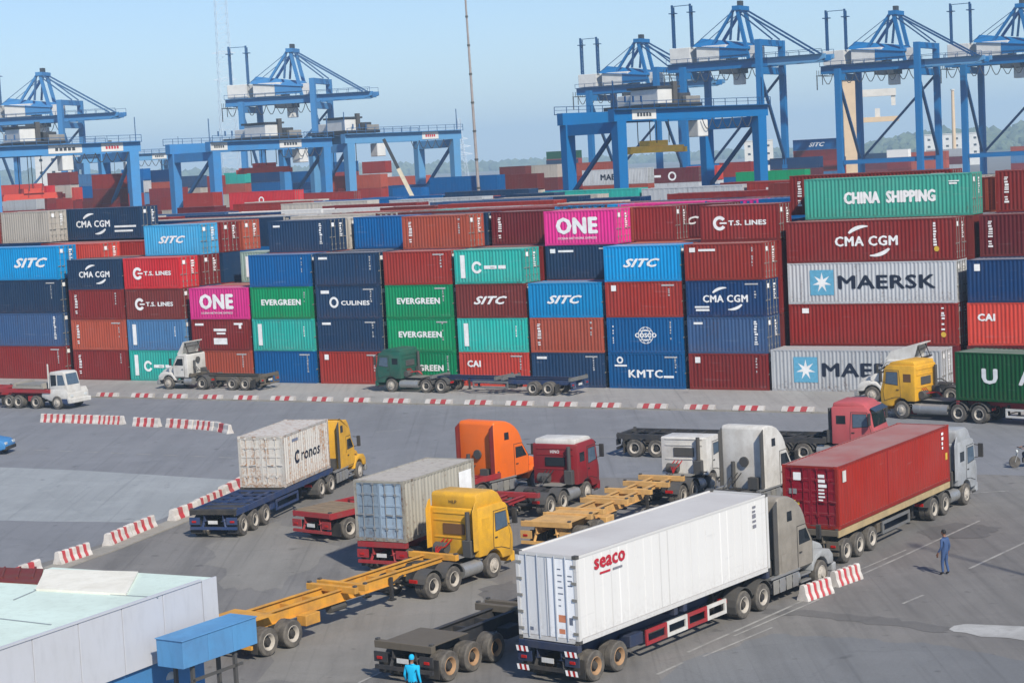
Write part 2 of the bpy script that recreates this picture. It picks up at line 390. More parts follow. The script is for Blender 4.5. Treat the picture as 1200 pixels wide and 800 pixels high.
road = [tuple(wp(-130, nk)[:2]), tuple(wp(130, nk)[:2]), tuple(gp(1330, 560)[:2]), tuple(gp(1000, 552)[:2]), tuple(gp(760, 560)[:2]), tuple(gp(430, 556)[:2]), tuple(gp(310, 562)[:2]), tuple(gp(285, 590)[:2]),
        tuple(gp(215, 604)[:2]), tuple(gp(120, 637)[:2]), tuple(gp(10, 672)[:2]), tuple(gp(-300, 780)[:2])]
sheet('road', road, 0.004, A_ROAD)
sheet('pale_road_strip', [gp(-160, 541)[:2], gp(95, 551)[:2], gp(272, 562)[:2], gp(268, 578)[:2], gp(225, 592)[:2], gp(180, 612)[:2], gp(60, 611)[:2], gp(-160, 606)[:2]], 0.008, A_PALE)
sheet('apron', [wp(-130, nk + 0.15)[:2], wp(130, nk + 0.15)[:2], wp(130, 60)[:2], wp(-130, 60)[:2]], 0.008, A_APRON)
mb = MB()                                                   # low kerb under the striped blocks
for i in range(26):
    a, b_ = wp(-62 + i * 5, nk - 0.12), wp(-62 + i * 5 + 4.96, nk - 0.12)
    mb.bar(a + Vector((0, 0, .05)), b_ + Vector((0, 0, .05)), 0.3, 0.12)
struct(mb.build('kerb', CONC))
# raised median under the water barriers on the left
mb = MB(); pts = [gp(300, 578), gp(262, 590), gp(205, 612), gp(128, 643), gp(60, 667), gp(-20, 690)]
for a, b_ in zip(pts[:-1], pts[1:]): mb.bar(a + Vector((0, 0, .02)), b_ + Vector((0, 0, .02)), 1.1, 0.05)
struct(mb.build('median_strip', CONC))
def line(px0, px1, w=0.13, z=0.008, mat=None):
    a, b_ = gp(*px0), gp(*px1); d = (b_ - a).normalized(); n = Vector((-d.y, d.x, 0)) * w / 2
    return [a - n, a + n, b_ + n, b_ - n], z
mb = MB()
def addline(px0, px1, w=0.13, z=0.012, dash=None):
    a, b_ = gp(*px0), gp(*px1); L = (b_ - a).length; d = (b_ - a) / L; n = Vector((-d.y, d.x, 0)) * w / 2
    segs = [(0, L)] if not dash else [(x, min(L, x + dash[0])) for x in [i * sum(dash) for i in range(int(L / sum(dash)) + 1)]]
    for s0, s1 in segs:
        q = [a + d * s0 - n, a + d * s0 + n, a + d * s1 + n, a + d * s1 - n]
        mb.add([(p.x, p.y, z) for p in q], [(0, 1, 2, 3)])
addline((40, 527), (290, 537), 0.14, dash=(1.15, 1.0))
addline((806, 764), (1050, 655), 0.12); addline((1050, 655), (1148, 610), 0.12)
addline((770, 790), (800, 776), 0.12); addline((824, 769), (905, 735), 0.10)
addline((1136, 666), (1230, 622), 0.13); addline((1058, 707), (1082, 697), 0.12)
addline((860, 745), (960, 702), 0.10); addline((955, 690), (1062, 644), 0.1); addline((440, 506), (470, 504), 0.12); addline((690, 513), (720, 512), 0.12)
addline((1120, 579), (1182, 575), 0.14)
addline((420, 800), (650, 690), 0.11); addline((330, 720), (520, 640), 0.11)
struct(mb.build('road_marking', LINE))
sheet('painted_patch', [gp(*q)[:2] for q in ((1112, 737), (1118, 733), (1131, 731), (1160, 732), (1205, 734), (1260, 738), (1262, 751), (1230, 750), (1205, 751), (1180, 747), (1150, 746), (1131, 741), (1118, 740))], 0.012, PATCH)

A_DARK = asphalt('dark_asphalt_patch', (0.122, 0.118, 0.114), (0.165, 0.158, 0.15), 0.4)
A_BLUE = asphalt('blue_grey_asphalt', (0.145, 0.150, 0.156), (0.185, 0.190, 0.194), 0.4)
A_DUST = asphalt('dusty_asphalt', (0.205, 0.195, 0.175), (0.255, 0.243, 0.222), 0.4)
def ragged(px, seed, amp=.25, n=7):                         # polygon with worn edges
    rr = random.Random(seed); P_ = [gp(*q) for q in px]; out = []
    for a, b_ in zip(P_, P_[1:] + P_[:1]):
        d = b_ - a; nn = Vector((-d.y, d.x, 0)).normalized()
        for i in range(n): out.append((a + d * (i / n) + nn * (rr.uniform(-amp, amp) if i else 0))[:2])
    return out
sheet('blue_grey_paving', ragged(((700, 860), (800, 775), (905, 742), (1010, 748), (1110, 756), (1300, 790), (1300, 900)), 1, .2), 0.004, A_BLUE)
sheet('dusty_paving', ragged(((330, 720), (470, 660), (620, 690), (560, 740), (420, 800), (300, 800)), 2, .5), 0.004, A_DUST)
sheet('dusty_lane', ragged(((240, 640), (330, 610), (400, 640), (330, 690), (262, 690)), 5, .5), 0.006, A_DUST)
for i, q in enumerate((((895, 713), (960, 716), (1040, 724), (1112, 734), (1108, 741), (1030, 732), (950, 722), (892, 719)),
                       ((1075, 622), (1120, 612), (1175, 618), (1150, 630), (1090, 632)), ((560, 690), (600, 680), (620, 700), (570, 712)), ((860, 690), (905, 670), (930, 688), (880, 712)))):
    sheet('road_stain', ragged(q, 10 + i, .16), 0.0085 + .0005 * i, A_DARK)

# ------------------------------------------------------------------ container meshes
HB, HH = 2.591, 2.896
_cm = {}
def wave(x0, x1, pitch):
    n = max(2, round((x1 - x0) / pitch)); p = (x1 - x0) / n; pts = []
    for i in range(n):
        a = x0 + i * p
        pts += [(a, 0), (a + p * 0.25, 0), (a + p * 0.5, 1), (a + p * 0.75, 1)]
    return pts + [(x1, 0)]
def c_body(L, H, flat=False):
    key = ('body', L, H, flat)
    if key in _cm: return _cm[key]
    mb = MB(); x0, x1 = -L / 2 + 0.12, L / 2 - 0.10; y = 1.215; d = 0.036; z0, z1 = 0.15, H - 0.10
    for s in (-1, 1):
        w = [(x0, 0), (x1, 0)] if flat else wave(x0, x1, 0.278)
        vs = []; 
        for x, o in w: vs += [(x, s * (y - d * o), z0), (x, s * (y - d * o), z1)]
        mb.add(vs, [(2 * i, 2 * i + 2, 2 * i + 3, 2 * i + 1) for i in range(len(w) - 1)])
    w = [(x0, 0), (x1, 0)] if flat else wave(x0, x1, 0.32)
    vs = []
    for x, o in w: vs += [(x, -1.19, H - 0.03 - 0.02 * o), (x, 1.19, H - 0.03 - 0.02 * o)]
    mb.add(vs, [(2 * i, 2 * i + 2, 2 * i + 3, 2 * i + 1) for i in range(len(w) - 1)])
    w = [(-1.1, 0), (1.1, 0)] if flat else wave(-1.1, 1.1, 0.25)
    vs = []
    for q, o in w: vs += [(-L / 2 + 0.03 + d * o, q, z0), (-L / 2 + 0.03 + d * o, q, z1)]
    mb.add(vs, [(2 * i, 2 * i + 2, 2 * i + 3, 2 * i + 1) for i in range(len(w) - 1)])
    mb.box(-L / 2 + 0.1, L / 2 - 0.1, -1.18, 1.18, 0.10, 0.16)
    mb.add([(L / 2 - 0.09, -1.1, z0), (L / 2 - 0.09, 1.1, z0), (L / 2 - 0.09, 1.1, z1), (L / 2 - 0.09, -1.1, z1)], [(0, 1, 2, 3)])
    me = mb.mesh('body', DGREY, fix=False); _cm[key] = me; return me
def c_frame(L, H):
    key = ('frame', L, H)
    if key in _cm: return _cm[key]
    mb = MB(); x = L / 2
    for sx in (-1, 1):
        for sy in (-1, 1):
            a, b_ = sorted((sx * x, sx * (x - 0.13))); c, d = sorted((sy * 1.219, sy * 1.10))
            mb.box(a, b_, c, d, 0.118, H - 0.118)
    for sy in (-1, 1):
        c, d = sorted((sy * 1.2185, sy * 1.15)); mb.box(-x + 0.16, x - 0.16, c, d, H - 0.10, H - 0.012)
        c, d = sorted((sy * 1.2185, sy * 1.13)); mb.box(-x + 0.16, x - 0.16, c, d, 0.012, 0.165)
    for sx in (-1, 1):
        a, b_ = sorted((sx * (x - 0.004), sx * (x - 0.10))); mb.box(a, b_, -1.08, 1.08, H - 0.11, H - 0.014); mb.box(a, b_, -1.08, 1.08, 0.014, 0.15)
    for i in range(int(L / 0.6)): mb.box(-x + 0.35 + i * 0.6, -x + 0.41 + i * 0.6, -1.12, 1.12, 0.03, 0.105)
    me = mb.mesh('frame', DGREY, fix=False); _cm[key] = me; return me
def c_cast():
    if 'cast' in _cm: return _cm['cast']
    mb = MB(); mb.box(-0.089, 0.089, -0.081, 0.081, 0, 0.118)
    _cm['cast'] = mb.mesh('corner_casting', DGREY, fix=False); return _cm['cast']
def c_castings(L, H):
    key = ('casts', L, H)
    if key in _cm: return _cm[key]
    mb = MB()
    for sx in (-1, 1):
        for sy in (-1, 1):
            for z in (0, H - 0.118):
                cx, cy = sx * (L / 2 - 0.087), sy * (1.219 - 0.079)
                mb.box(cx - 0.089, cx + 0.089, cy - 0.081, cy + 0.081, z, z + 0.118)
    me = mb.mesh('corner_castings', DGREY, fix=False); _cm[key] = me; return me
def c_door(H, s):
    key = ('door', H, s)
    if key in _cm: return _cm[key]
    mb = MB(); a, b_ = (0.008, 1.095) if s > 0 else (-1.095, -0.008)
    zs = [0.155, H - 0.115]; n = 5; hh = (zs[1] - zs[0]) / n
    mb.box(-0.085, -0.045, a, b_, zs[0], zs[1])
    for i in range(n + 1): mb.box(-0.046, -0.022, a, b_, zs[0] + i * hh - (0.05 if i else 0), zs[0] + i * hh + (0.05 if i < n else 0))
    for q in (a, b_ - 0.06): mb.box(-0.046, -0.0215, q, q + 0.06, zs[0] + .001, zs[1] - .001)
    for z in (0.35, 0.9, H - 0.9, H - 0.35): mb.box(-0.03, -0.006, (b_ - 0.02) if s > 0 else (a - 0.06), (b_ + 0.06) if s > 0 else (a + 0.02), z - 0.06, z + 0.06)
    me = mb.mesh('door', DGREY, fix=False); _cm[key] = me; return me
def c_bar(H):
    key = ('lbar', H)
    if key in _cm: return _cm[key]
    mb = MB(); mb.cyl((0, 0, 0.1), (0, 0, H - 0.07), 0.02, 6)
    for z in (0.13, 0.55, H - 0.6, H - 0.13): mb.box(-0.03, 0.022, -0.06, 0.06, z - 0.05, z + 0.05)
    mb.bar((0.02, 0, 1.15), (0.02, 0.34, 1.12), 0.035, 0.06)
    me = mb.mesh('locking_bar', GREYST, fix=False); _cm[key] = me; return me
def c_simple(L, H):
    key = ('simple', L, H)
    if key in _cm: return _cm[key]
    mb = MB(); x = L / 2
    mb.box(-x + .06, x - .06, -1.2, 1.2, 0.1, H - 0.05)
    for sx in (-1, 1):
        for sy in (-1, 1):
            a, b_ = sorted((sx * x, sx * (x - 0.16))); c, d = sorted((sy * 1.219, sy * 1.06)); mb.box(a, b_, c, d, 0, H)
    for sy in (-1, 1):
        c, d = sorted((sy * 1.2185, sy * 1.12)); mb.box(-x + 0.16, x - 0.16, c, d, H - 0.1, H - 0.012); mb.box(-x + 0.16, x - 0.16, c, d, 0.012, 0.16)
    n = int(L / 0.56)
    for i in range(n):                                      # coarse roof and side ribs
        a = -x + 0.2 + i * (L - 0.4) / n
        mb.box(a, a + 0.25, -1.12, 1.12, H - 0.051, H - 0.022)
        for sy in (-1, 1):
            c, d = sorted((sy * 1.199, sy * 1.214)); mb.box(a, a + 0.25, c, d, 0.16, H - 0.1)
    for s in (-1, 1):
        for q in (0.28, 0.75): mb.cyl((x - 0.03, s * q, 0.12), (x - 0.03, s * q, H - 0.1), 0.03, 5)
    me = mb.mesh('body', DGREY, fix=False); _cm[key] = me; return me
def container(label, loc, rz, L, H, mat, detail=2, logo=None, sides=(-1,), group=None, barmat=None, marks=True, parent_name='shipping_container', seed=0, reefer=False):
    if detail == 0:
        o = link(parent_name, c_simple(L, H), None, loc, mat); o.rotation_euler = (0, 0, rz); tag(o, label, 'container', group)
        return o
    t = thing(parent_name, label, 'container', loc, rz, group)
    link('body', c_body(L, H), t, None, mat); link('frame', c_frame(L, H), t, None, mat)
    link('corner_castings', c_castings(L, H), t, None, mat)['kind'] = 'stuff'
    for s in (-1, 1):
        d = link('door', c_door(H, s), t, (L / 2, 0, 0), mat)
        for q in (0.30, 0.80):
            lb = link('locking_bar', c_bar(H), d, (-0.012, s * q, 0), barmat or GREYST)
            if s < 0: lb.scale = (1, -1, 1)
    rr = random.Random(seed + 11)
    if marks:
        mb = MB().use(WHITE)
        mk = lambda y0, y1, z0, z1: mb.add([(0.001, y0, z0), (0.001, y1, z0), (0.001, y1, z1), (0.001, y0, z1)], [(0, 1, 2, 3)])
        z = H - 0.35
        for k in range(3): mk(0.36, 0.36 + rr.uniform(.2, .38), z - 0.13, z); z -= 0.2
        for k in range(4): mk(0.36, 0.36 + rr.uniform(.15, .38), z - 0.07, z); z -= 0.14
        mk(-0.74, -0.4, H - 0.62, H - 0.3)
        dm = mb.build('door_marking', None, t, fix=False); dm.location = (L / 2 - 0.02, 0, 0); dm['kind'] = 'stuff'
    for sd in sides:
        p = Print(sd, 1.2235)
        if logo: logo(p, L, H)
        p.done(t)
    return t

# ------------------------------------------------------------------ logos as they stand on the containers
_mk = [0]
def mk_std(p, L, H, m=None):                                # number column at the right end
    _mk[0] += 1; k = random.Random(_mk[0])
    p.marks(m or SOFT, L / 2 - k.uniform(.6, .95), k.uniform(.8, 1.3), H - 0.3, k.uniform(.12, .2), _mk[0])
    if k.random() < .6: p.rect(m or SOFT, L / 2 - 1.5, L / 2 - .5, H - .34, H - .24)
def lg_sitc(p, L, H, k=1.0, cx=0.0, cz=None, m=None): p.text(m or WHITE, 'SITC', cx, cz or H * 0.52, 2.9 * k, 0.62 * k, 0.035, 0.45)
def lg_plain(p, L, H): mk_std(p, L, H)
def lg_plate(p, L, H): p.rect(WHITE, -L / 2 + 0.45, -L / 2 + 1.3, H - 0.48, H - 0.3); mk_std(p, L, H)
def lg_cma(p, L, H, k=1.0, cx=0.0):
    p.text(WHITE, 'CMA CGM', cx, H * 0.5, 3.4 * k, 0.52 * k, 0.05)
    p.swoosh(WHITE, cx + 0.0 * k, H * 0.5 - 0.15 * k, 0.92 * k, 142, 84, 0.17 * k, 1.3); p.swoosh(WHITE, cx + 0.3 * k, H * 0.5 + 0.15 * k, 0.92 * k, -38, -96, 0.17 * k, 1.3)
def lg_cma_small(p, L, H):
    lg_cma(p, L, H, 1.0); mk_std(p, L, H); p.marks(WHITE, -L / 2 + 1.2, H * 0.12, H * 0.3, 1.2, 5)
def lg_one(p, L, H):
    p.text(WHITE, 'ONE', -0.25, H * 0.56, 3.4, 1.25, 0.045); p.text(WHITE, 'OCEAN NETWORK EXPRESS', -0.25, H * 0.2, 3.3, 0.16, 0.01)
def lg_tsl(p, L, H, cx=0.0, k=1.0):
    p.ring(WHITE, cx - 1.5 * k, H * 0.5, 0.28 * k, 0.52 * k, 35, 325); p.rect(WHITE, cx - 1.5 * k, cx - 0.95 * k, H * 0.5 - .06, H * 0.5 + .06)
    p.text(WHITE, 'T.S. LINES', cx + 0.65 * k, H * 0.5, 2.9 * k, 0.36 * k, 0.03)
def lg_green(p, L, H):
    p.text(WHITE, 'EVERGREEN', 0.0, H * 0.52, 3.9, 0.48, 0.05); mk_std(p, L, H)
def lg_cul(p, L, H):
    p.ring(WHITE, -1.3, H * 0.5, 0.26, 0.44); p.text(WHITE, 'CULINES', 0.75, H * 0.48, 2.7, 0.36, 0.04); p.rect(WHITE, -L / 2 + .5, -L / 2 + 1.3, H - .6, H - .35); mk_std(p, L, H)
def lg_vert(p, L, H): p.marks(WHITE, -L / 2 + 0.75, 0.5, H - 0.45, 0.34, 31); mk_std(p, L, H)
def lg_bar(p, L, H): p.rect(WHITE, -L / 2 + 0.55, -L / 2 + 0.95, 0.45, H - 0.4); p.marks(WHITE, L / 2 - 0.9, 0.9, H - 0.6, 0.12, 3)
def lg_dongfang(p, L, H):
    p.rect(WHITE, -L / 2 + 0.55, -L / 2 + 0.95, 0.45, H - 0.4)
    p.ring(WHITE, -L * 0.17, H * 0.48, 0.26, 0.46, 25, 335); p.marks(WHITE, 0.3, H * .44, H * .55, 0.5, 8); p.rect(WHITE, -0.4, 0.7, H * .43, H * .53); p.rect(WHITE, 0.85, 1.5, H * .43, H * .53)
def lg_globe(p, L, H):
    for r in (0.62, 0.42): p.ring(WHITE, 0.1, H * 0.5, r - 0.05, r)
    p.ring(WHITE, 0.1, H * 0.5, 0.57, 0.62, sx=0.5)
    for dz in (-0.32, 0.32): p.rect(WHITE, -0.4, 0.6, H * 0.5 + dz - .03, H * 0.5 + dz + .03)
    p.text(WHITE, 'COSCO', 0.1, H * 0.5, 1.7, 0.34, 0.03, dy=0.002); p.marks(WHITE, -L / 2 + 0.5, 0.5, H - 0.6, 0.12, 9); mk_std(p, L, H)
def lg_kmtc(p, L, H):
    p.text(WHITE, 'KMTC', -0.05, H * 0.42, 2.7, 0.58, 0.06); p.rect(WHITE, 1.4, 2.2, H * .31, H * .37)
    p.ring(WHITE, -L / 2 + .95, H * .8, .14, .26); p.rect(WHITE, -L / 2 + .5, -L / 2 + 1.5, H * .62, H * .67); mk_std(p, L, H)
STAR_B = plain('star_panel_blue', (110, 190, 225), 0.6)
def lg_maersk(p, L, H):
    s = 0.88; cx = -L / 2 + 2.55; cz = H * 0.52
    p.rect(STAR_B, cx - s, cx + s, cz - s, cz + s, kind='emblem')
    pts = []
    for i in range(14):
        a = R_(90 + i * 360 / 14); r = 0.72 if i % 2 == 0 else 0.25; pts.append((cx + r * math.cos(a), cz + r * math.sin(a)))
    for i in range(0, 14, 2): p.poly(WHITE, [pts[i], pts[i - 1], (cx, cz), pts[(i + 1) % 14]], dy=0.003)
    p.text(PRINT_NAVY, 'MAERSK', 1.15, H * 0.52, 6.9, 0.95, 0.03)
def lg_chs(p, L, H): p.text(WHITE, 'CHINA  SHIPPING', 0.2, H * 0.5, 6.6, 0.85, 0.03); p.marks(WHITE, L / 2 - 1.2, H * .7, H * .9, .9, 2)
def lg_cai(p, L, H): p.text(WHITE, 'CAI', -L / 2 + 1.3, H * 0.66, 1.15, 0.5, 0.05); mk_std(p, L, H)
def lg_uasc(p, L, H):
    for i, ch in enumerate('UASC'): p.text(WHITE, ch, -3.8 + i * 2.4, H * 0.52, 0.95, 0.9, 0.03)
def lg_label(p, L, H):
    p.rect(WHITE, -L / 2 + .4, -L / 2 + 1.3, H * .8, H * .87); p.rect(WHITE, L / 2 - 1.6, L / 2 - .7, H * .82, H * .88); p.rect(WHITE, L / 2 - 1.1, L / 2 - .85, H * .7, H * .82)
    p.rect(WHITE, -.7, .6, H * .62, H * .7); p.rect(WHITE, -.4, .5, H * .52, H * .58); p.rect(WHITE, -.75, .65, H * .2, H * .4)
def lg_dot(p, L, H):
    p.marks(WHITE, L / 2 - 1.0, 1.0, H - .3, .3, 4); p.ring(YELLOW_MK, L / 2 - 1.0, 0.75, 0.0, 0.18); p.rect(WHITE, -L / 2 + 1.0, -L / 2 + 1.5, H * .78, H * .9)
def lg_cma40(p, L, H): lg_cma(p, L, H, 1.32, -0.2); p.marks(WHITE, L / 2 - 1.4, 1.0, H - .3, .25, 6); p.ring(YELLOW_MK, L / 2 - 1.3, 0.8, 0.0, 0.18)
def lg_corner(p, L, H): p.rect(WHITE, -L / 2 + .5, -L / 2 + .9, H * .74, H * .9); mk_std(p, L, H)
def lg_two(p, L, H): p.rect(WHITE, -L / 2 + .4, -L / 2 + .85, H * .78, H * .9); p.rect(WHITE, -L / 2 + 1.1, -L / 2 + 2.4, H * .8, H * .86); mk_std(p, L, H)
def lg_navy60(p, L, H): p.rect(WHITE, -L / 2 + .5, -L / 2 + 1.2, H * .8, H * .86); p.marks(WHITE, L / 2 - .8, .5, H - .3, .3, 12)

# ------------------------------------------------------------------ paints
P = dict(navy=container_paint('navy_paint', (34, 64, 98), 0.15, 0.2), maroon=container_paint('maroon_paint', (140, 48, 46), 0.15), brown=container_paint('brown_paint', (122, 52, 48), 0.2),
         red=container_paint('red_paint', (158, 56, 48), 0.15), brick=container_paint('orange_brown_paint', (186, 92, 72), 0.15), sky=container_paint('sky_blue_paint', (0, 150, 216), 0.05, 0.05),
         lsky=container_paint('pale_sky_paint', (80, 178, 228), 0.1), blue=container_paint('blue_paint', (0, 100, 168), 0.1, 0.15), steel=container_paint('steel_blue_paint', (92, 142, 192), 0.4),
         green=container_paint('green_paint', (8, 150, 98), 0.1, 0.1), teal=container_paint('teal_paint', (56, 184, 172), 0.25, 0.2), pink=container_paint('pink_paint', (242, 72, 158), 0.03, 0.05),
         bright=container_paint('bright_red_paint', (222, 62, 68), 0.1, 0.15), orange=container_paint('orange_red_paint', (218, 84, 72), 0.1), dred=container_paint('dark_red_paint', (154, 48, 42), 0.1, 0.15),
         grey=container_paint('grey_white_paint', (206, 210, 214), 0.35, 0.2, k=0.72), white=container_paint('white_paint', (240, 239, 236), -0.2, -0.36, k=0.78), beige=container_paint('beige_paint', (208, 200, 188), 0.2),
         seagreen=container_paint('sea_green_paint', (72, 168, 150), 0.15, 0.15), dgreen=container_paint('dark_green_paint', (10, 88, 48), 0.05, 0.05), indigo=container_paint('faded_navy_paint', (62, 92, 134), 0.3, 0.3),
         dnavy=container_paint('dark_navy_paint', (20, 60, 108), 0.1, 0.1), plum=container_paint('plum_brown_paint', (108, 36, 42), 0.15), ggrey=container_paint('greenish_grey_paint', (150, 175, 165), 0.3),
         cosco=container_paint('deep_blue_paint', (0, 94, 156), 0.05, 0.1))
CN = dict(navy='navy', maroon='maroon', brown='brown', red='red', brick='orange-brown', sky='sky blue', lsky='pale sky blue', blue='blue', steel='faded steel blue', green='green', teal='teal', pink='bright pink',
          bright='bright red', orange='orange-red', dred='deep red', grey='grey-white', white='white', beige='beige', seagreen='sea green', dgreen='dark green', indigo='faded navy', dnavy='dark blue', plum='dark plum', ggrey='greenish grey', cosco='deep blue')
ORD = ['leftmost', 'second', 'third', 'fourth', 'fifth', 'sixth', 'seventh', 'eighth', 'ninth', 'tenth', 'eleventh', 'twelfth', 'rightmost']
TIER = ['bottom', 'second', 'third', 'fourth', 'fifth']
GW = 'containers stacked in the long front wall'
ROWP = 2.9; L20, L40 = 6.058, 12.192
UCOL = dict(B=-44.02, C=-37.68, D=-30.74, E=-24.38, F=-17.86, G=-11.21, H=-4.74, I=1.63, J=8.08, K=14.55)
UCOL['A'] = u_for(68, 0, 9) - L40; UCOL['L0'] = u_for(904, 0, 1.5); UCOL['L'] = u_for(923.5, ROWP, 7) ; UCOL['M'] = u_for(1134, ROWP, 7)
CI = {k: i for i, k in enumerate('ABCDEFGHIJKLM')}
_seed = [0]
WDESC = {}
def wall(col, row, tier, c, logo, what, L=L20, H=HB, z=None, du=0.0, detail=2):
    _seed[0] += 1
    u = UCOL[col] + du; ci = CI[col[0]]
    z = (HB * (tier - 1) if z is None else z)
    where = f'{TIER[tier-1]} tier, {ORD[ci]} stack' + (' from left' if 0 < ci < 12 else '')
    if row: where += [', ', ', second row', ', third row', ', fourth row'][row]
    size = 'long ' if L > 7 else ''
    lab = f'{size}{CN[c]} container {what}, {where}'
    if len(lab.split()) > 16: lab = lab.replace(' from left', '')
    if len(lab.split()) > 16: lab = lab.replace('peeking out ', '')
    return container(lab, wp(u + L / 2, row * ROWP + 1.22, z), -AL, L, H, P[c], detail, logo, group=GW, seed=_seed[0])
w = wall
# front row, bottom tier upwards
for i, (c, lg, wh) in enumerate((('maroon', lg_plain, 'with a number column'), ('indigo', lg_navy60, 'with white corner marks'), ('navy', lg_plain, 'with few marks'), ('sky', lambda p, L, H: lg_sitc(p, L, H, 1.35, 3.0), 'with big white slanted letters'))):
    w('A', 0, i + 1, c, lg, wh, L40, HH, z=HH * i)
for col, rows in dict(
    B=(('maroon', lg_vert, 'with a white upright word'), ('brick', lg_vert, 'with a white upright word'), ('maroon', lg_vert, 'with a white upright word'), ('navy', lg_cma, 'with white arcs and letters')),
    C=(('teal', lg_dongfang, 'with a white ring'), ('steel', lg_bar, 'with a white upright bar'), ('brown', lg_tsl, 'with ring and word'), ('bright', lg_tsl, 'with ring and word')),
    D=(('brick', lg_plain, 'behind the white truck'), ('maroon', lg_label, 'with square white label'), ('pink', lg_one, 'with huge white letters')),
    E=(('blue', lg_plain, 'behind an empty chassis'), ('teal', lg_bar, 'with a white upright bar'), ('green', lg_green, 'with a white word'), ('blue', lg_plain, 'without lettering')),
    F=(('red', lg_corner, 'with a small corner mark'), ('navy', lg_plate, 'with a small label'), ('navy', lg_cul, 'with white ring and word'), ('navy', lg_plate, 'with a small label')),
    G=(('green', lg_green, 'partly behind the green truck'), ('green', lg_green, 'with a white word'), ('green', lg_green, 'with a white word'), ('red', lg_plain, 'with a faint number')),
    H=(('orange', lg_cai, 'with short white word'), ('teal', lg_bar, 'with a damaged lower edge'), ('brown', lg_sitc, 'with white slanted letters'), ('teal', lg_dongfang, 'with a white ring')),
    I=(('navy', lg_plate, 'with a small label'), ('brick', lg_vert, 'with a white upright word'), ('sky', lg_sitc, 'with white slanted letters')),
    J=(('cosco', lg_kmtc, 'with big white word'), ('cosco', lg_globe, 'with a white globe emblem'), ('red', lg_corner, 'with a small mark'), ('sky', lg_sitc, 'with white slanted letters')),
    K=(('maroon', lg_corner, 'with a small square mark'), ('indigo', lg_navy60, 'with a small label'), ('dnavy', lg_cma_small, 'with white arcs and letters'), ('red', lg_two, 'with two small white labels')),
).items():
    for i, (c, lg, wh) in enumerate(rows): w(col, 0, i + 1, c, lg, wh)
UCOL['L_'] = UCOL['L0']
w('L_', 0, 1, 'grey', lg_maersk, 'with star panel and navy word', L40, HH, z=0)
for i, (c, lg, wh) in enumerate((('dred', lg_dot, 'with a yellow dot'), ('grey', lg_maersk, 'with star panel and navy word'), ('maroon', lg_cma40, 'with white arcs and letters'))):
    w('L', 1, i + 2, c, lg, wh, L40, HH, z=HH * (i + 1))
container('plain dark red container hidden behind the lowest star container of the front wall', wp(UCOL['L'] + 6.1, ROWP + 1.22, 0), -AL, L40, HH, P['plum'], 0, group=GW)
UL2 = u_for(943, 2 * ROWP, 13); UL3 = u_for(926, 3 * ROWP, 13)
UCOL['L'] = UL2; w('L', 2, 5, 'seagreen', lg_chs, 'with two white words', L40, HH, z=HH * 4)
UCOL['L'] = UL3; w('L', 3, 5, 'maroon', lg_vert, 'peeking out behind the sea green one', L40, HH, z=HH * 4 + 0.25)
for k, (row, c, lg, wh, x) in enumerate(((1, 'plum', lg_plain, 'behind the dark green trailer box', 1134), (1, 'orange', lg_cai, 'with short white word', 1134), (1, 'dnavy', lg_corner, 'with a tiny corner mark', 1133.5), (2, 'plum', lg_vert, 'with a white upright word', 1148), (3, 'maroon', lg_vert, 'with a white upright word', 1167))):
    zz = (0, HH, 2 * HH, 3 * HH, 4 * HH)[k]
    UCOL['M'] = u_for(x, row * ROWP, zz + 1.3); w('M', row, k + 1, c, lg, wh, L40, HH, z=zz)
# row set back: fourth and fifth tiers that show over the front row
w('I', 1, 4, 'navy', lg_two, 'with small white marks'); w('D', 2, 4, 'ggrey', lg_bar, 'with a white upright bar', du=1.0); w('C', 1, 4, 'maroon', None, 'showing its doors'); pass
w('C', 1, 5, 'lsky', lg_sitc, 'with white slanted letters'); w('E', 1, 5, 'navy', lg_navy60, 'with small corner label'); w('G', 1, 5, 'brick', lg_vert, 'with a white upright word')
w('I', 1, 5, 'pink', lg_one, 'with huge white letters', H=HB); w('K', 1, 5, 'maroon', lg_tsl, 'with ring and word')
w('F', 2, 5, 'blue', lg_plain, 'with paler corner'); w('H', 2, 5, 'plum', lg_vert, 'with a white upright word'); w('J', 3, 5, 'plum', lambda p, L, H: (lg_sitc(p, L, H, 1.0, -0.8), p.marks(WHITE, -L / 2 + .5, .5, H - .4, .25, 3)), 'with white slanted letters')
w('I', 2, 5, 'brick', None, 'showing its doors'); w('C', 2, 5, 'maroon', None, 'showing its doors'); w('C', 3, 5, 'brick', None, 'showing its doors'); w('J', 2, 5, 'maroon', None, 'showing only its doors', du=-3.0, detail=2)
w('E', 2, 5, 'beige', None, 'with rusty doors', detail=2); w('G', 2, 5, 'navy', None, 'in a dark gap', detail=2)
# left end: two long ones further back
def back(label, px, py_top, n, z, c, L, H=HB, logo=None, detail=1, group='containers in the rows behind the front wall', anchor='l'):
    u = u_for(px, n, z + H / 2) - (L if anchor == 'r' else 0)
    return container(label, wp(u + L / 2, n + 1.22, z), -AL, L, H, P[c], detail, logo, group=group, seed=int(px))
Z5 = 4 * HB
back('long navy container with white letters between two arcs, high at the upper left', 165, 0, 11.6, 4 * HH, 'navy', L40, HH, lambda p, L, H: (lg_cma(p, L, H, 1.2, 0.3), p.rect(WHITE, L / 2 - 3.2, L / 2 - .6, H * .36, H * .42), p.rect(WHITE, L / 2 - 3.2, L / 2 - 1, H * .22, H * .28)), 1, anchor='r')
back('plain beige container left of the long navy one at upper left', 57, 0, 8.7, 4 * HH, 'beige', L20, HH, None, 1, anchor='r')
back('red container showing its doors at the upper left edge', 2, 0, 8.7, 4 * HH, 'red', L20, HH, None, 1, anchor='r')
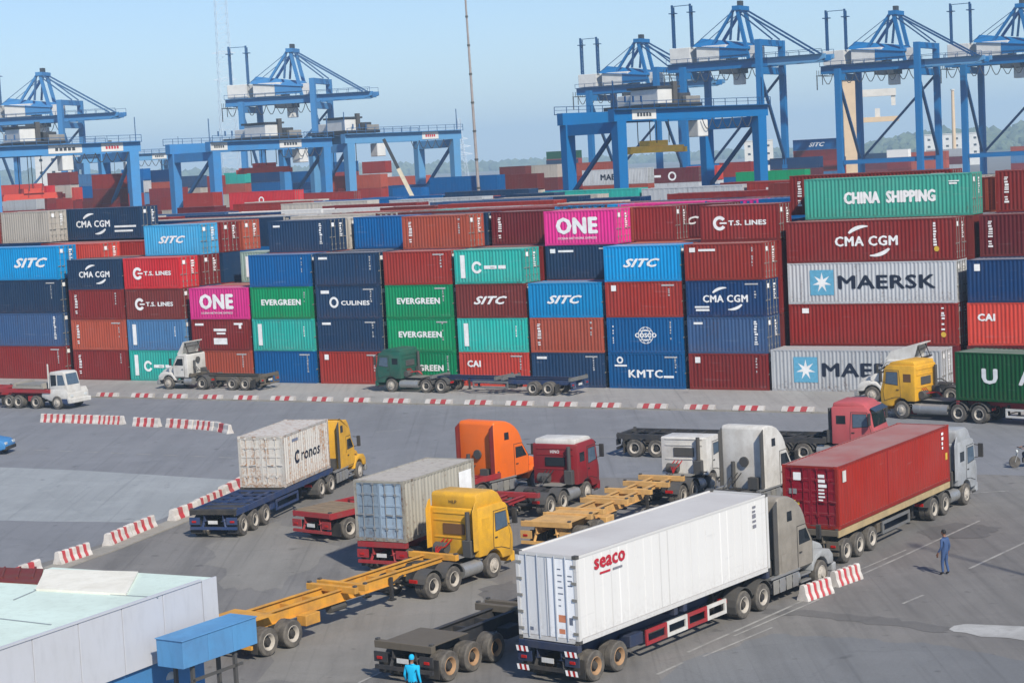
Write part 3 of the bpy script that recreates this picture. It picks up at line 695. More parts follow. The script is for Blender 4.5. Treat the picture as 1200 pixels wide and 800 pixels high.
back('red container with half hidden white word under the long navy one', 170, 0, 5.8, 3 * HH, 'dred', L40, HH, lambda p, L, H: p.text(WHITE, 'LINES', 2.2, H * .42, 2.6, .5, .03), 1, anchor='r')
back('bright red container end left of the white word', 119, 0, 3.0, 3 * HH, 'orange', L20, HH, None, 1, anchor='r')
# rows behind: only roofs and upper edges show
BK = random.Random(5)
ORDN = ['first', 'second', 'third', 'fourth', 'fifth', 'sixth', 'seventh', 'eighth', 'ninth', 'tenth', 'eleventh', 'twelfth', 'thirteenth', 'fourteenth', 'fifteenth', 'sixteenth', 'seventeenth', 'eighteenth', 'nineteenth', 'twentieth', 'twenty first', 'twenty second', 'twenty third', 'twenty fourth']
def roof_row(n, z, items, tier_word):
    for k_, (px0, L, c, wd) in enumerate(items):
        u = u_for(px0, n, z + HB)
        container(f'{"long " if L > 7 else ""}{CN[c]} container {wd}, {ORDN[k_]} from left, {tier_word}', wp(u + L / 2, n + 1.22, z), -AL, L, HB, P[c], 0, group='containers in the rows behind the front wall')
roof_row(14.5, Z5, ((-130, L40, 'navy', 'beyond the left picture edge'), (-20, L40, 'dnavy', 'at the left picture edge'), (100, L40, 'dnavy', 'behind the long navy box'), (215, L40, 'navy', 'left of the beige one'), (332, L40, 'beige', 'with a pale roof'), (440, L40, 'brown', 'with a red roof edge'), (560, L40, 'maroon', 'right of the red roof edge'), (650, L20, 'sky', 'with bright roof'), (724, L40, 'pink', 'with bright pink roof'), (826, L40, 'blue', 'with bright blue roof')), 'sixth row')
roof_row(17.4, Z5, ((-90, L40, 'beige', 'with pale roof'), (30, L40, 'grey', 'with pale roof'), (160, L40, 'beige', 'with a cream side'), (262, L40, 'grey', 'with pale roof'), (372, L40, 'brown', 'with dusty roof'), (480, L20, 'teal', 'with green roof'), (534, L40, 'red', 'with red roof'), (640, L40, 'brown', 'with dusty roof'), (742, L40, 'maroon', 'with dusty roof'), (850, L40, 'dnavy', 'with dark roof')), 'seventh row')
roof_row(20.3, Z5, ((-70, L40, 'maroon', 'with dusty roof'), (60, L40, 'brown', 'with dusty roof'), (180, L40, 'maroon', 'with red roof'), (288, L40, 'beige', 'with pale roof'), (398, L40, 'brick', 'with rosy roof'), (505, L40, 'grey', 'with pale roof'), (610, L40, 'brick', 'with rosy roof'), (715, L40, 'indigo', 'with blue roof'), (822, L40, 'brown', 'with dusty roof')), 'eighth row')
roof_row(17.4, Z5 + 0.9, ((930, L40, 'maroon', 'with dusty roof'), (1040, L40, 'brick', 'with rosy roof'), (1150, L40, 'brown', 'with dark roof')), 'sixth row on the right')
roof_row(23.2, Z5 + 1.0, ((900, L40, 'brown', 'with red roof'), (1010, L40, 'beige', 'with pale roof'), (1115, L40, 'dnavy', 'with dark roof')), 'eighth row on the right')

STK = MB()
def bulk(mb, org, L, c, H=HB):                              # one plain ribbed box of a joined far mass
    mb.use(P[c]); x = L / 2; vs = []
    for dx, dy, dz in ((0, -1.2, 0), (L, -1.2, 0), (L, 1.2, 0), (0, 1.2, 0), (0, -1.2, H - .03), (L, -1.2, H - .03), (L, 1.2, H - .03), (0, 1.2, H - .03)): vs.append(org + DX * dx + NX * (dy + 1.22) + Vector((0, 0, dz)))
    mb.add(vs, [(0, 3, 2, 1), (4, 5, 6, 7), (0, 1, 5, 4), (1, 2, 6, 5), (2, 3, 7, 6), (3, 0, 4, 7)])
    for e in (-1, 1):                                       # edge rails and ribs
        for z0, z1 in ((0, .15), (H - .12, H)):
            y0 = 1.22 + e * 1.215; q = org + NX * y0; mb.bar(q + Vector((0, 0, (z0 + z1) / 2)), q + DX * L + Vector((0, 0, (z0 + z1) / 2)), .05, z1 - z0)
    n = int(L / .6)
    for i in range(n): q = org + DX * (i + .5) * L / n + NX * .012; mb.bar(q + Vector((0, 0, .15)), q + Vector((0, 0, H - .12)), .22, .03, up=NX)
FB = random.Random(77); FCB = ['maroon', 'navy', 'brown', 'dnavy', 'plum', 'red', 'indigo', 'brick']
UC = dict(UCOL); UC['L'] = UC['L0']
for col in 'ABCDEFGHIJK':                                   # second and third row of the stacks, hidden but for the gaps
    for row in (1, 2):
        for k in range(4):
            if (col, row, k) in (('C', 1, 3), ('D', 1, 3), ('I', 1, 3), ('D', 2, 3), ('A', 1, 3), ('A', 2, 3)): continue
            bulk(STK, wp(UC[col] if col != 'A' else UC['B'] - L20 - .5, row * ROWP, k * HB), L20, FB.choice(FCB))
for row, zz_ in ((2, 3), (3, 4), (1, 0)):
    for k in range(zz_): bulk(STK, wp(u_for((1134, 1134, 1148, 1167)[row], row * ROWP, 9), row * ROWP, k * HH), L40, FB.choice(FCB), HH)
for row in (2, 3):
    for k in range(4): bulk(STK, wp(UL2 if row == 2 else UL3, row * ROWP, k * HH), L40, FB.choice(FCB), HH)
BKC = ['maroon', 'brown', 'red', 'brick', 'beige', 'grey', 'navy', 'dnavy', 'plum', 'blue', 'teal', 'indigo', 'white', 'red', 'maroon']
ROWN = 'ninth tenth eleventh twelfth thirteenth fourteenth fifteenth'.split()
for j, n_ in enumerate((27, 33, 40, 48, 58, 70, 84)):
    px = -120 + BK.uniform(0, 60); k = 0
    while px < 925:
        L = L40 if BK.random() < .75 else L20; c = BK.choice(BKC); k += 1
        z = (4 if BK.random() < .7 else 3) * HB + BK.uniform(-.15, .35); u = u_for(px, n_, z + HB)
        if j > 3: bulk(STK, wp(u, n_, z), L, c); px = proj(wp(u + L + BK.choice((.4, .5, 3.0)), n_, z + HB))[0]; continue
        container(f'{CN[c]} container, roof {ORDN[k - 1]} from left in the {ROWN[j]} row behind the wall', wp(u + L / 2, n_ + 1.22, z), -AL, L, HB, P[c], 0, group='containers in the rows behind the front wall')
        px = proj(wp(u + L + BK.choice((.4, .5, 3.0)), n_, z + HB))[0]
_o = STK.build('container_mass', None, fix=False); _o['kind'] = 'stuff'
# ------------------------------------------------------------------ vehicles
TR = 0.51
_wm = {}
def wheel_mesh(w):
    if w in _wm: return _wm[w]
    mb = MB(); h = w / 2; r = TR
    prof = [(r * .60, -h), (r * .93, -h), (r, -h + .04), (r, -.02 if w > .4 else 0)]
    if w > .4: prof += [(r * .8, 0), (r, .02)]
    prof += [(r, h - .04), (r * .93, h), (r * .60, h)]
    mb.lathe_y(prof, 0, 0, 20, cap=False); a = mb.mesh('wheel', TYRE, smooth=True)
    out = []
    for front in (0, 1):                                    # front: hub bulges outward; drive: dished
        mb = MB()
        for s in (-1, 1):
            p = [(r * .62, s * h * .98), (r * .58, s * (h + .012)), (r * .50, s * (h - .02))]
            p += [(r * .3, s * (h + .03)), (r * .26, s * (h + .08)), (r * .12, s * (h + .09))] if front else [(r * .40, s * (h - .13)), (r * .30, s * (h - .14)), (r * .24, s * (h - .02)), (r * .12, s * (h - .01))]
            if front: mb.use(RIM).lathe_y(p + [(.004, s * (h + .09))], 0, 0, 16, cap=False)
            else:
                mb.use(RIM).lathe_y(p[:4], 0, 0, 16, cap=False); mb.use(BLACK).lathe_y([(r * .395, s * (h - .125)), (r * .30, s * (h - .13)), (r * .24, s * (h - .02)), (r * .12, s * (h - .01))], 0, 0, 14)
            for i in range(8):
                t = i * math.pi / 4; rr = r * .40; y0 = s * (h - .01 if front else h - .14)
                mb.use(RIM); mb.cyl((rr * math.cos(t), y0, rr * math.sin(t)), (rr * math.cos(t), y0 + s * .035, rr * math.sin(t)), .022, 5)
        out.append(mb.mesh('rim', None, smooth=True))
    _wm[w] = (a, out); return _wm[w]
def wheels(t, x, duals=True, front=False, rim=None, track=None):
    w = 0.58 if duals else 0.31; a, rims = wheel_mesh(w); y = track or (0.93 if duals else 1.06)
    for s in (-1, 1):
        o = link('wheel', a, t, (x, s * y, TR)); link('rim', rims[1 if front else 0], o, None, rim or RIM)
    MB().cyl((x, -y, TR), (x, y, TR), 0.09, 8).build('axle', BLACK, t)
def arch(cx, cz, r, x_to, n=9):                             # points of a wheel arch from right to left
    return [(cx + r * math.cos(R_(180 * i / n)), cz + r * math.sin(R_(180 * i / n))) for i in range(n + 1)]
def chassis(t, x0, x1, z=0.78, mat=None):
    mb = MB()
    for s in (-1, 1): mb.box(x0, x1, s * .43 - .04, s * .43 + .04, z, z + .28)
    k = x0 + .1
    while k < x1: mb.box(k, k + .1, -.39, .39, z + .03, z + .22); k += .8
    mb.build('chassis_rails', mat or BLACK, t, bevel=0.008, segs=1)
def fifth_wheel(t, x):
    mb = MB(); mb.prism_z([(x - .5, -.25), (x - .1, -.48), (x + .4, -.48), (x + .5, -.3), (x + .5, .3), (x + .4, .48), (x - .1, .48), (x - .5, .25), (x - .1, .06), (x - .1, -.06)], 1.13, 1.2)
    mb.box(x - .25, x + .35, -.45, .45, 1.05, 1.13); mb.build('fifth_wheel', BLACK, t)
def fender(t, x, r=.62, y0=.62, y1=1.23, mat=None, name='mudguard', a0=15, a1=165):
    for s in (-1, 1):
        mb = MB(); n = 8; pts = [(x + r * math.cos(R_(a0 + (a1 - a0) * i / n)), TR + r * math.sin(R_(a0 + (a1 - a0) * i / n))) for i in range(n + 1)]
        q = [(x + (r + .03) * math.cos(R_(a0 + (a1 - a0) * i / n)), TR + (r + .03) * math.sin(R_(a0 + (a1 - a0) * i / n))) for i in range(n, -1, -1)]
        a, b_ = sorted((s * y0, s * y1)); mb.prism(pts + q, a, b_); mb.build(name, mat or BLACK, t)
def sidepl(s, pts, y, t=0.012):                             # plate on the side s at |y|
    return MB().plate([(x, s * y, z) for x, z in pts], (0, s, 0), t)
def lamp_box(t, name, x, y, z, w, h, d, mat):
    MB().box(x - d, x + d, y - w / 2, y + w / 2, z - h / 2, z + h / 2).build(name, mat, t, bevel=.012, segs=1)
def tank(t, x0, x1, y, z=.62, r=.29, mat=None):
    for s in (-1, 1):
        mb = MB(); mb.cyl((x0, s * y, z), (x1, s * y, z), r, 16)
        for k in (.2, .8):
            xx = x0 + (x1 - x0) * k; mb.cyl((xx - .03, s * y, z), (xx + .03, s * y, z), r + .012, 16)
        mb.build('fuel_tank', mat or ALU, t, smooth=True)

def cabover(label, loc, rz, col, roof='high', roofcol=None, wb=4.0, tandem=True, back=None, group='trucks in the yard', sidecol=None, trim=None, guard=None, lettering=None, rim=None, sleeper=True, exhaust=True, bump=None):
    """cab-over tractor: origin under the front axle, +x forward"""
    t = thing('truck_tractor', label, 'truck', loc, rz, group)
    xb = -0.98 if sleeper else -0.62; H = 3.02 if roof != 'low' else 2.86
    # cab shell with a cut wheel arch
    prof = [(1.38, .92), (1.42, 1.25), (1.40, 1.62), (1.28, 1.95), (1.12, H - .22), (.98, H - .06), (.8, H), (xb + .06, H), (xb, H - .06), (xb, 1.02), (-.66, 1.02)]
    prof += [(.62 * math.cos(R_(a)), TR + .06 + .62 * math.sin(R_(a))) for a in (135, 112, 90, 68, 45, 28)] + [(.62, .70), (1.34, .70)]
    MB().prism(prof, -1.22, 1.22).build('cab', col, t, bevel=.055, segs=2, smooth=True)
    yb = 1.222
    # windscreen
    MB().plate([(1.315, -1.06, 1.94), (1.315, 1.06, 1.94), (1.152, 1.0, H - .28), (1.152, -1.0, H - .28)], (1, 0, .18), .012).build('windscreen', GLASS, t, bevel=0)
    mb = MB()
    for y in (-.45, .45): mb.bar((1.345, y, 1.97), (1.29, y + .42, 2.3), .02)
    mb.build('wipers', BLACK, t)
    MB().prism([(1.16, H - .2), (1.42, H - .3), (1.43, H - .26), (1.12, H - .08)], -1.1, 1.1).build('sun_visor', GLASS, t)
    MB().plate([(1.432, -.85, 1.12), (1.432, .85, 1.12), (1.416, .85, 1.62), (1.416, -.85, 1.62)], (1, 0, 0), .02).build('grille', BLACK, t)
    mb = MB()
    for k in range(4): mb.box(1.44, 1.462, -.82, .82, 1.17 + .12 * k, 1.21 + .12 * k)
    mb.build('grille_slats', trim or col, t)
    MB().box(1.2, 1.5, -1.21, 1.21, .42, .86).build('bumper', bump or trim or col, t, bevel=.05)
    for s in (-1, 1):
        lamp_box(t, 'headlight', 1.49, s * .92, .68, .42, .17, .03, LAMP_CLR)
        sidepl(s, [(1.16, .98), (1.235, 1.55), (1.11, 2.0), (1.0, H - .27), (.09, H - .27), (.02, 1.9), (.02, 1.22), (.54, 1.17)], yb - .004, .008).build('door_gap', BLACK, t)
        d = sidepl(s, [(1.12, 1.02), (1.2, 1.55), (1.08, 2.0), (.98, H - .3), (.12, H - .3), (.05, 1.9), (.05, 1.25), (.55, 1.2)], yb, .014).build('door', sidecol or col, t)
        sidepl(s, [(1.055, 1.96), (.955, H - .37), (.17, H - .37), (.17, 1.88)], yb + .0145, .003).build('window_seal', BLACK, d)
        sidepl(s, [(1.03, 2.0), (.94, H - .4), (.2, H - .4), (.2, 1.92)], yb + .018, .006).build('window', GLASS_PALE, d)
        MB().box(.12, .28, s * (yb + .03) - .015, s * (yb + .03) + .015, 1.62, 1.67).build('handle', BLACK, d)
        if sleeper: sidepl(s, [(-.2, 2.1), (-.2, 2.55), (-.72, 2.55), (-.72, 2.1)], yb, .008).build('sleeper_window', GLASS if guard is None else guard, t)
        m = MB(); m.bar((1.1, s * 1.2, H - .35), (1.2, s * 1.5, H - .4), .035); m.bar((1.1, s * 1.2, 2.05), (1.2, s * 1.5, 2.1), .03); m.build('mirror_arm', BLACK, t)
        MB().box(1.14, 1.25, s * 1.5 - .12, s * 1.5 + .12, H - .95, H - .3).build('mirror', BLACK, t, bevel=.03)
        MB().box(-.62, .5, s * 1.0 - .2, s * 1.0 + .2, TR + .62, TR + .68).build('wing', BLACK, t)
        MB().box(.72, 1.2, s * 1.22 - .03 * s - .02, s * 1.22 + .02, .42, .52).build('step', BLACK, t)
    rc = roofcol or col
    if roof == 'high':
        MB().prism([(1.02, H - .08), (.62, H + .42), (.3, H + .58), (xb + .15, H + .6), (xb + .02, H + .5), (xb + .02, H - .05)], -1.14, 1.14).build('high_roof', rc, t, bevel=.09, segs=2, smooth=True)
        mb = MB()
        for y in (-.7, -.35, 0, .35, .7): mb.box(.58, .7, y - .07, y + .07, H + .40, H + .46)
        mb.build('roof_lamps', LAMP_AMB, t)
    elif roof == 'mid':
        MB().prism([(.95, H - .06), (.7, H + .16), (.3, H + .24), (xb + .1, H + .22), (xb + .02, H - .05)], -1.12, 1.12).build('roof_cap', rc, t, bevel=.07, segs=2, smooth=True)
    elif roof == 'fairing':
        MB().prism([(.95, H - .02), (.35, H + .55), (-.15, H + .82), (-.35, H + .84), (-.35, H - .02)], -1.05, 1.05).build('roof_fairing', rc, t, bevel=.06, smooth=True)
    if sleeper and roof == 'high':
        for s in (-1, 1): sidepl(s, [(xb - .32, 1.3), (xb + .03, 1.3), (xb + .03, H + .3), (xb - .12, H + .25), (xb - .32, H - .1)], 1.17, .035).build('side_fairing', col, t, bevel=.01, segs=1)
    mb = MB()
    for z in (1.75, 2.45, 2.75): mb.box(xb - .03, xb - .002, -1.0, 1.0, z, z + .05)
    mb.build('back_ribs', col, t)
    # things on the back wall
    mb = MB(); mb.box(xb - .05, xb - .005, -.55, .55, 1.9, 2.35); o = mb.build('rear_window', back or GLASS, t, bevel=.02, segs=1)
    mb = MB(); mb.box(xb - .35, xb - .05, -1.05, -.62, 1.05, 1.75); mb.build('battery_box', DGREY, t, bevel=.02, segs=1); MB().cyl((xb - .2, .25, 1.35), (xb - .2, .85, 1.35), .24, 12).build('air_cleaner', DGREY, t, bevel=.02, segs=1)
    if exhaust:
        mb = MB(); mb.cyl((xb - .2, -.85, 1.7), (xb - .2, -.85, 2.9), .1, 10); mb.build('exhaust_stack', DGREY, t)
    mb = MB(); rr = random.Random(len(label))
    for y in (.1, .3, .5): mb.tube([(xb - .05, y, 1.7), (xb - .4, y + .1, 1.45), (xb - .9, y * .6, 1.5), (xb - 1.2, .1, 1.25)], .025, 5)
    mb.build('air_hose', LAMP_RED if rr.random() < .4 else BLACK, t)
    xs = [-wb, -wb + 1.36] if tandem else [-wb]
    chassis(t, -wb - .75, 1.1)
    wheels(t, 0, False, True, rim)
    for x in xs: wheels(t, x, True, False, rim)
    for x in xs: fender(t, x, mat=DGREY)
    fifth_wheel(t, -wb + (.62 if tandem else .1))
    a, b_ = xs[-1] + .75, -.75
    if b_ - a > .4:
        tank(t, a, b_, .92, mat=ALU if tandem else GREYST)
        mb = MB(); mb.box(a, b_, -.7, .7, 1.06, 1.09); mb.build('catwalk', GREYST, t)
    for s in (-1, 1): lamp_box(t, 'tail_light', -wb - .76, s * .8, .8, .4, .14, .03, LAMP_RED)
    if lettering:
        mb = MB().use(lettering[1]); vs, fs = text_mesh(lettering[0], .03)
        mb.add([(xb - .012, -x * lettering[2], lettering[4] + y * lettering[3]) for x, y in vs], fs); mb.build('lettering', None, t, fix=False)
    return t

def bonneted(label, loc, rz, col, wb=5.1, slp=2.6, roof=3.88, tandem=True, style='round', group='trucks in the yard', rim=None, hoodcol=None, back=None, skirt=ALU):
    """conventional tractor with a bonnet: origin under the front axle, +x forward"""
    t = thing('truck_tractor', label, 'truck', loc, rz, group)
    xc = -.55; xb = xc - slp
    if style == 'round':
        prof = [(xc, .95), (xc + .05, 1.95), (xc - .36, 2.50), (xc - .40, 2.72), (xc - .52, 3.02), (xc - .70, 3.30), (xc - .95, 3.54), (xc - 1.25, roof - .22), (xc - 1.6, roof - .08), (xc - 2.0, roof), (xb + .14, roof), (xb + .04, roof - .05), (xb, roof - .16), (xb, .95)]
    else:                                                  # day or short cab
        prof = [(xc, .95), (xc + .05, 1.95), (xc - .35, 2.62), (xc - .55, 2.8), (xb + .1, 2.84), (xb, 2.76), (xb, .95)]
    MB().prism(prof, -1.15, 1.15).build('cab', col, t, bevel=.11, segs=3, smooth=True)
    # bonnet and wings
    hc = hoodcol or col
    MB().prism([(xc + .1, 1.0), (xc + .1, 1.93), (.25, 1.72), (.8, 1.52), (.98, 1.38), (1.02, .95), (.55, .95)], -.78, .78).build('bonnet', hc, t, bevel=.10, segs=2, smooth=True)
    for s in (-1, 1):
        a, b_ = sorted((s * .72, s * 1.2))
        pr = [(1.02, .72), (1.0, 1.08), (.72, 1.34), (.2, 1.42), (-.3, 1.32), (-.68, 1.02), (-.72, .72)] + [(.60 * math.cos(R_(q)), TR + .05 + .60 * math.sin(R_(q))) for q in (162, 140, 115, 90, 65, 40, 18)]
        MB().prism(pr, a, b_).build('wing', hc, t, bevel=.05, segs=2, smooth=True)
        lamp_box(t, 'headlight', 1.02, s * .92, .98, .34, .2, .04, LAMP_CLR)
        sidepl(s, [(xc - .02, 1.02), (xc + .01, 1.93), (xc - .40, 2.53), (xc - .49, 2.65), (xc - 1.15, 2.65), (xc - 1.15, 1.02)], 1.148, .009).build('door_gap', BLACK, t)
        d = sidepl(s, [(xc - .05, 1.05), (xc - .02, 1.92), (xc - .42, 2.5), (xc - .5, 2.62), (xc - 1.12, 2.62), (xc - 1.12, 1.05)], 1.152, .012).build('door', col, t)
        sidepl(s, [(xc - .16, 1.95), (xc - .5, 2.48), (xc - 1.04, 2.48), (xc - 1.04, 1.92)], 1.166, .006).build('window', GLASS, d)
        MB().box(xc - 1.05, xc - .88, s * 1.19 - .015, s * 1.19 + .015, 1.6, 1.65).build('handle', BLACK, d)
        if style == 'round':
            a, b_ = sorted((s * 1.0, s * 1.19)); sk = MB().box(-wb + 1.35, -1.62, a, b_, .98, 1.06).build('side_step_rail', skirt, t)
            for q in range(4): MB().box(-wb + 1.5 + q * (wb - 3.2) / 4, -wb + 1.5 + (q + .85) * (wb - 3.2) / 4, *sorted((s * 1.172, s * 1.192)), .40, .93).build('skirt_panel', skirt if q % 2 else GREYST, t, bevel=.01, segs=1)
            sidepl(s, [(xc - 1.5, 2.95), (xc - 1.52, 3.32), (xc - 1.86, 3.32), (xc - 1.86, 2.95)], 1.152, .01).build('sleeper_window', GLASS, t)
            sidepl(s, [(xb - .28, 1.1), (xb + .02, 1.1), (xb + .02, roof - .12), (xb - .28, roof - .3)], 1.1, .03).build('side_fairing', back or DGREY, t)
            sidepl(s, [(xb + .2, 1.1), (xb + .2, 1.75), (xb + .9, 1.75), (xb + .9, 1.1)], 1.152, .006).build('locker_door', col, t)
        m = MB(); m.bar((xc - .1, s * 1.15, 2.5), (xc + .05, s * 1.42, 2.45), .03); m.bar((xc - .05, s * 1.15, 1.95), (xc + .05, s * 1.42, 2.0), .03); m.build('mirror_arm', BLACK, t)
        MB().box(xc - .01, xc + .1, s * 1.42 - .1, s * 1.42 + .1, 1.95, 2.52).build('mirror', BLACK, t, bevel=.03)
        a, b_ = sorted((s * .75, s * 1.16)); mb = MB(); mb.box(-1.5, -.75, a, b_, .42, .48); mb.box(-1.5, -.75, a, b_, .68, .74); mb.build('step', skirt, t)
    MB().plate([(xc + .045, -1.0, 1.97), (xc + .045, 1.0, 1.97), (xc - .34, .96, 2.52), (xc - .34, -.96, 2.52)], (.8, 0, .6), .02).build('windscreen', GLASS, t)
    mb = MB(); mb.box(1.0, 1.04, -.55, .55, .82, 1.35); mb.build('grille', BLACK, t)
    mb = MB()
    for k in range(6): mb.box(1.04, 1.055, -.52, .52, .86 + k * .085, .89 + k * .085)
    mb.build('grille_slats', ALU, t)
    MB().box(.92, 1.22, -1.2, 1.2, .38, .74).build('bumper', ALU if hoodcol is None else hc, t, bevel=.06)
    if style != 'round':                                   # roof deflector with an open dark back
        a, zt = xb + .12, 3.85
        mb = MB(); pr = [(xc - .35, 2.80), (xc - .75, 3.35), (a + .35, zt - .05), (a, zt), (a, zt - .07), (a + .35, zt - .14), (xc - .72, 3.25), (xc - .5, 2.80)]
        mb.prism(pr, -1.0, 1.0)
        for s in (-1, 1): mb.plate([(xc - .4, s * .98, 2.8), (xc - .75, s * .98, 3.3), (a + .35, s * .98, zt - .1), (a + .2, s * .98, zt - .1), (a + .5, s * .98, 2.8)], (0, s, 0), .03)
        mb.build('roof_deflector', col, t)
        mb = MB(); mb.box(a - .1, a + .1, -.95, .95, 2.86, 2.92); mb.bar((a, -.8, 2.86), (a + .3, -.8, zt - .15), .05); mb.bar((a, .8, 2.86), (a + .3, .8, zt - .15), .05); mb.bar((a + .25, -.9, 3.4), (a + .25, .9, 3.4), .06); mb.build('deflector_bracing', BLACK, t)
    mb = MB(); mb.box(xb - .3, xb - .02, -.9, -.4, 1.05, 1.6); mb.cyl((xb - .15, .45, 1.1), (xb - .15, .45, 2.3), .1, 10); mb.cyl((xb - .02, -.1, 2.3), (xb - .12, -.1, 2.3), .24, 14); mb.build('rear_gear', DGREY, t)
    mb = MB()
    for y in (.1, .3, .5): mb.tube([(xb - .03, y, 1.75), (xb - .4, y + .1, 1.45), (xb - .9, y * .6, 1.5), (xb - 1.3, .1, 1.25)], .025, 5)
    mb.build('air_hose', BLACK, t)
    xs = [-wb - .68, -wb + .68] if tandem else [-wb]
    chassis(t, xs[0] - .85, .9)
    wheels(t, 0, False, True, rim)
    for x in xs: wheels(t, x, True, False, rim)
    for x in xs: fender(t, x, mat=DGREY, a0=20, a1=200 if x == xs[0] else 160)
    fifth_wheel(t, -wb)
    tank(t, max(xs[-1] + .8, xb - .3), -1.55, .86, z=.66, r=.31, mat=skirt)
    for s in (-1, 1): lamp_box(t, 'tail_light', xs[0] - .86, s * .8, .8, .4, .14, .03, LAMP_RED)
    return t

def trailer(label, loc, rz, col, L=12.3, axles=(.9, 2.25), kind='skeleton', deck=1.32, legx=None, guard=None, group='container chassis trailers', rim=None, bolsters=(.12, None), fill=False, fend=False, stripes=False, goose=True, bolcol=None, planks=False, plate=True, railcol=None, more=()):
    """container chassis: origin on the ground under its rear end, +x forward"""
    t = thing('chassis_trailer', label, 'trailer', loc, rz, group)
    zt = deck - .12; mb = MB()
    for s in (-1, 1):
        y = s * .48
        web = [(0.05, zt - .42), (L - 3.4, zt - .42), (L - 3.0, zt - .2), (L, zt - .2), (L, zt), (.05, zt)] if goose else [(0.05, zt - .42), (L, zt - .42), (L, zt), (.05, zt)]
        mb.prism(web, y - .012, y + .012)
        mb.box(.05, L, y - .09, y + .09, zt - .005, zt + .02); mb.box(.05, L - 3.4, y - .09, y + .09, zt - .44, zt - .418)
    mb.build('main_beams', col, t)
    k = .9; i = 0
    while k < L - .5:
        MB().box(k, k + .1, -.46, .46, zt - .3, zt - .1).build('cross_member', col, t); k += 1.25; i += 1
    bx = [.12, L * .5 - .3, L * .5 + .3, L - .15] if kind != 'short' else [.12, L - .15]
    bx += list(more)
    for x in bx:
        b_ = MB(); b_.box(x - .11, x + .11, -1.2, 1.2, zt - .12, deck); o = b_.build('bolster', bolcol or col, t, bevel=.012, segs=1)
        for s in (-1, 1): MB().box(x - .07, x + .07, s * 1.12 - .06, s * 1.12 + .06, deck, deck + .07).build('twist_lock', DGREY, o)
    if kind == 'ladder' or kind == 'frame':                 # full-width outer rails with rungs
        for s in (-1, 1): MB().box(.05, L - .05, s * 1.18 - .04, s * 1.18 + .04, zt - .16, deck - .01).build('side_rail', railcol or col, t)
        k = .75
        while k < L - .4:
            MB().box(k, k + .08, -1.14, 1.14, zt + .0, deck - .03).build('rung', col, t); k += .95
    if planks:
        for i in range(planks): MB().box(.05 + i * .32, .05 + i * .32 + .3, -1.17, 1.17, deck - .02, deck + .022 + .006 * (i % 3)).build('deck_plank', WOODY, t)
    if fill:                                               # plated top of the rear
        MB().box(.3, fill, -1.0, 1.0, zt + .02, zt + .05).build('deck_plate', bolcol or col, t)
    for x in axles:
        wheels(t, x, True, False, rim)
        if fend: fender(t, x, r=.64, mat=col, name='mudguard')
    mb = MB()
    for s in (-1, 1):
        for x in axles: mb.prism([(x - .55, zt - .44), (x + .55, zt - .44), (x + .2, TR + .05), (x - .2, TR + .05)], s * .5 - .05, s * .5 + .05)
    mb.build('suspension', BLACK, t)
    # rear end
    mb = MB(); mb.box(-.02, .08, -1.2, 1.2, .42, .55)
    for s in (-1, 1): mb.bar((.05, s * .6, .5), (.15, s * .5, zt - .35), .1)
    o = mb.build('bumper', col if not stripes else BLACK, t)
    for s in (-1, 1):
        lamp_box(t, 'tail_light', -.01, s * .98, .8, .22, .10, .03, LAMP_RED)
        MB().box(axles[0] - .68, axles[0] - .65, s * .95 - .3, s * .95 + .3, .22, .85).build('mud_flap', BLACK, t)
        b_ = MB(); b_.box(-.01, .05, s * .95 - .27, s * .95 + .27, .66, 1.0); b_.build('lamp_bracket', col, t)
    if plate: MB().box(-.045, -.02, -.24, .24, .7, .86).build('number_plate', PLATE, t)
    if stripes:
        for s in (-1, 1):
            for z in (.46, 1.08):
                mb = MB()
                for i in range(5):
                    mb.use(LAMP_RED if i % 2 else WHITE); y0 = s * .98 - .24 + i * .096
                    mb.add([(-.06, y0, z - .09), (-.06, y0 + .096, z - .09), (-.06, y0 + .136, z + .09), (-.06, y0 + .04, z + .09)], [(0, 1, 2, 3)])
                mb.build('hazard_board', None, t, fix=False)
    lx = legx if legx is not None else L - 3.2
    if lx:
        for s in (-1, 1):
            mb = MB(); mb.box(lx - .06, lx + .06, s * .62 - .06, s * .62 + .06, .35, zt - .1); mb.box(lx - .14, lx + .14, s * .62 - .12, s * .62 + .12, .3, .36); mb.build('landing_leg', BLACK, t)
        mb = MB(); mb.bar((lx, -.6, .6), (lx, .6, .6), .05); mb.bar((lx, -.6, .9), (lx + .9, -.5, zt - .2), .05); mb.build('leg_brace', BLACK, t)
    if guard:
        x0, x1, mats = guard; n = len(mats); d = (x1 - x0) / n
        for s in (-1, 1):
            g = MB()
            for z in (.5, .92): g.box(x0, x1, s * 1.14 - .02, s * 1.14 + .02, z, z + .06)
            g = g.build('side_guard', mats[0], t)
            for i, m in enumerate(mats):
                a, b_ = x0 + i * d + .003, x0 + (i + 1) * d - .003
                mb = MB(); y0, y1 = s * 1.14 - .03, s * 1.14 + .03
                mb.box(a, b_, y0, y1, .46, .58); mb.box(a, b_, y0, y1, .86, .99); mb.box(a, a + .12, y0, y1, .581, .859); mb.box(b_ - .12, b_, y0, y1, .581, .859)
                mb.build('guard_panel', m, g)
    rr = random.Random(len(label)); mb = MB()                # tanks, brake pots, tool box
    mb.cyl((L * .42, -.35, zt - .62), (L * .42 + .9, -.35, zt - .62), .17, 10); mb.cyl((L * .42, .35, zt - .62), (L * .42 + .9, .35, zt - .62), .17, 10); mb.build('air_tank', DGREY, t)
    MB().box(axles[-1] + .9, axles[-1] + 1.7, -1.05, -.6, .55, .95).build('tool_box', col, t, bevel=.02, segs=1)
    return t

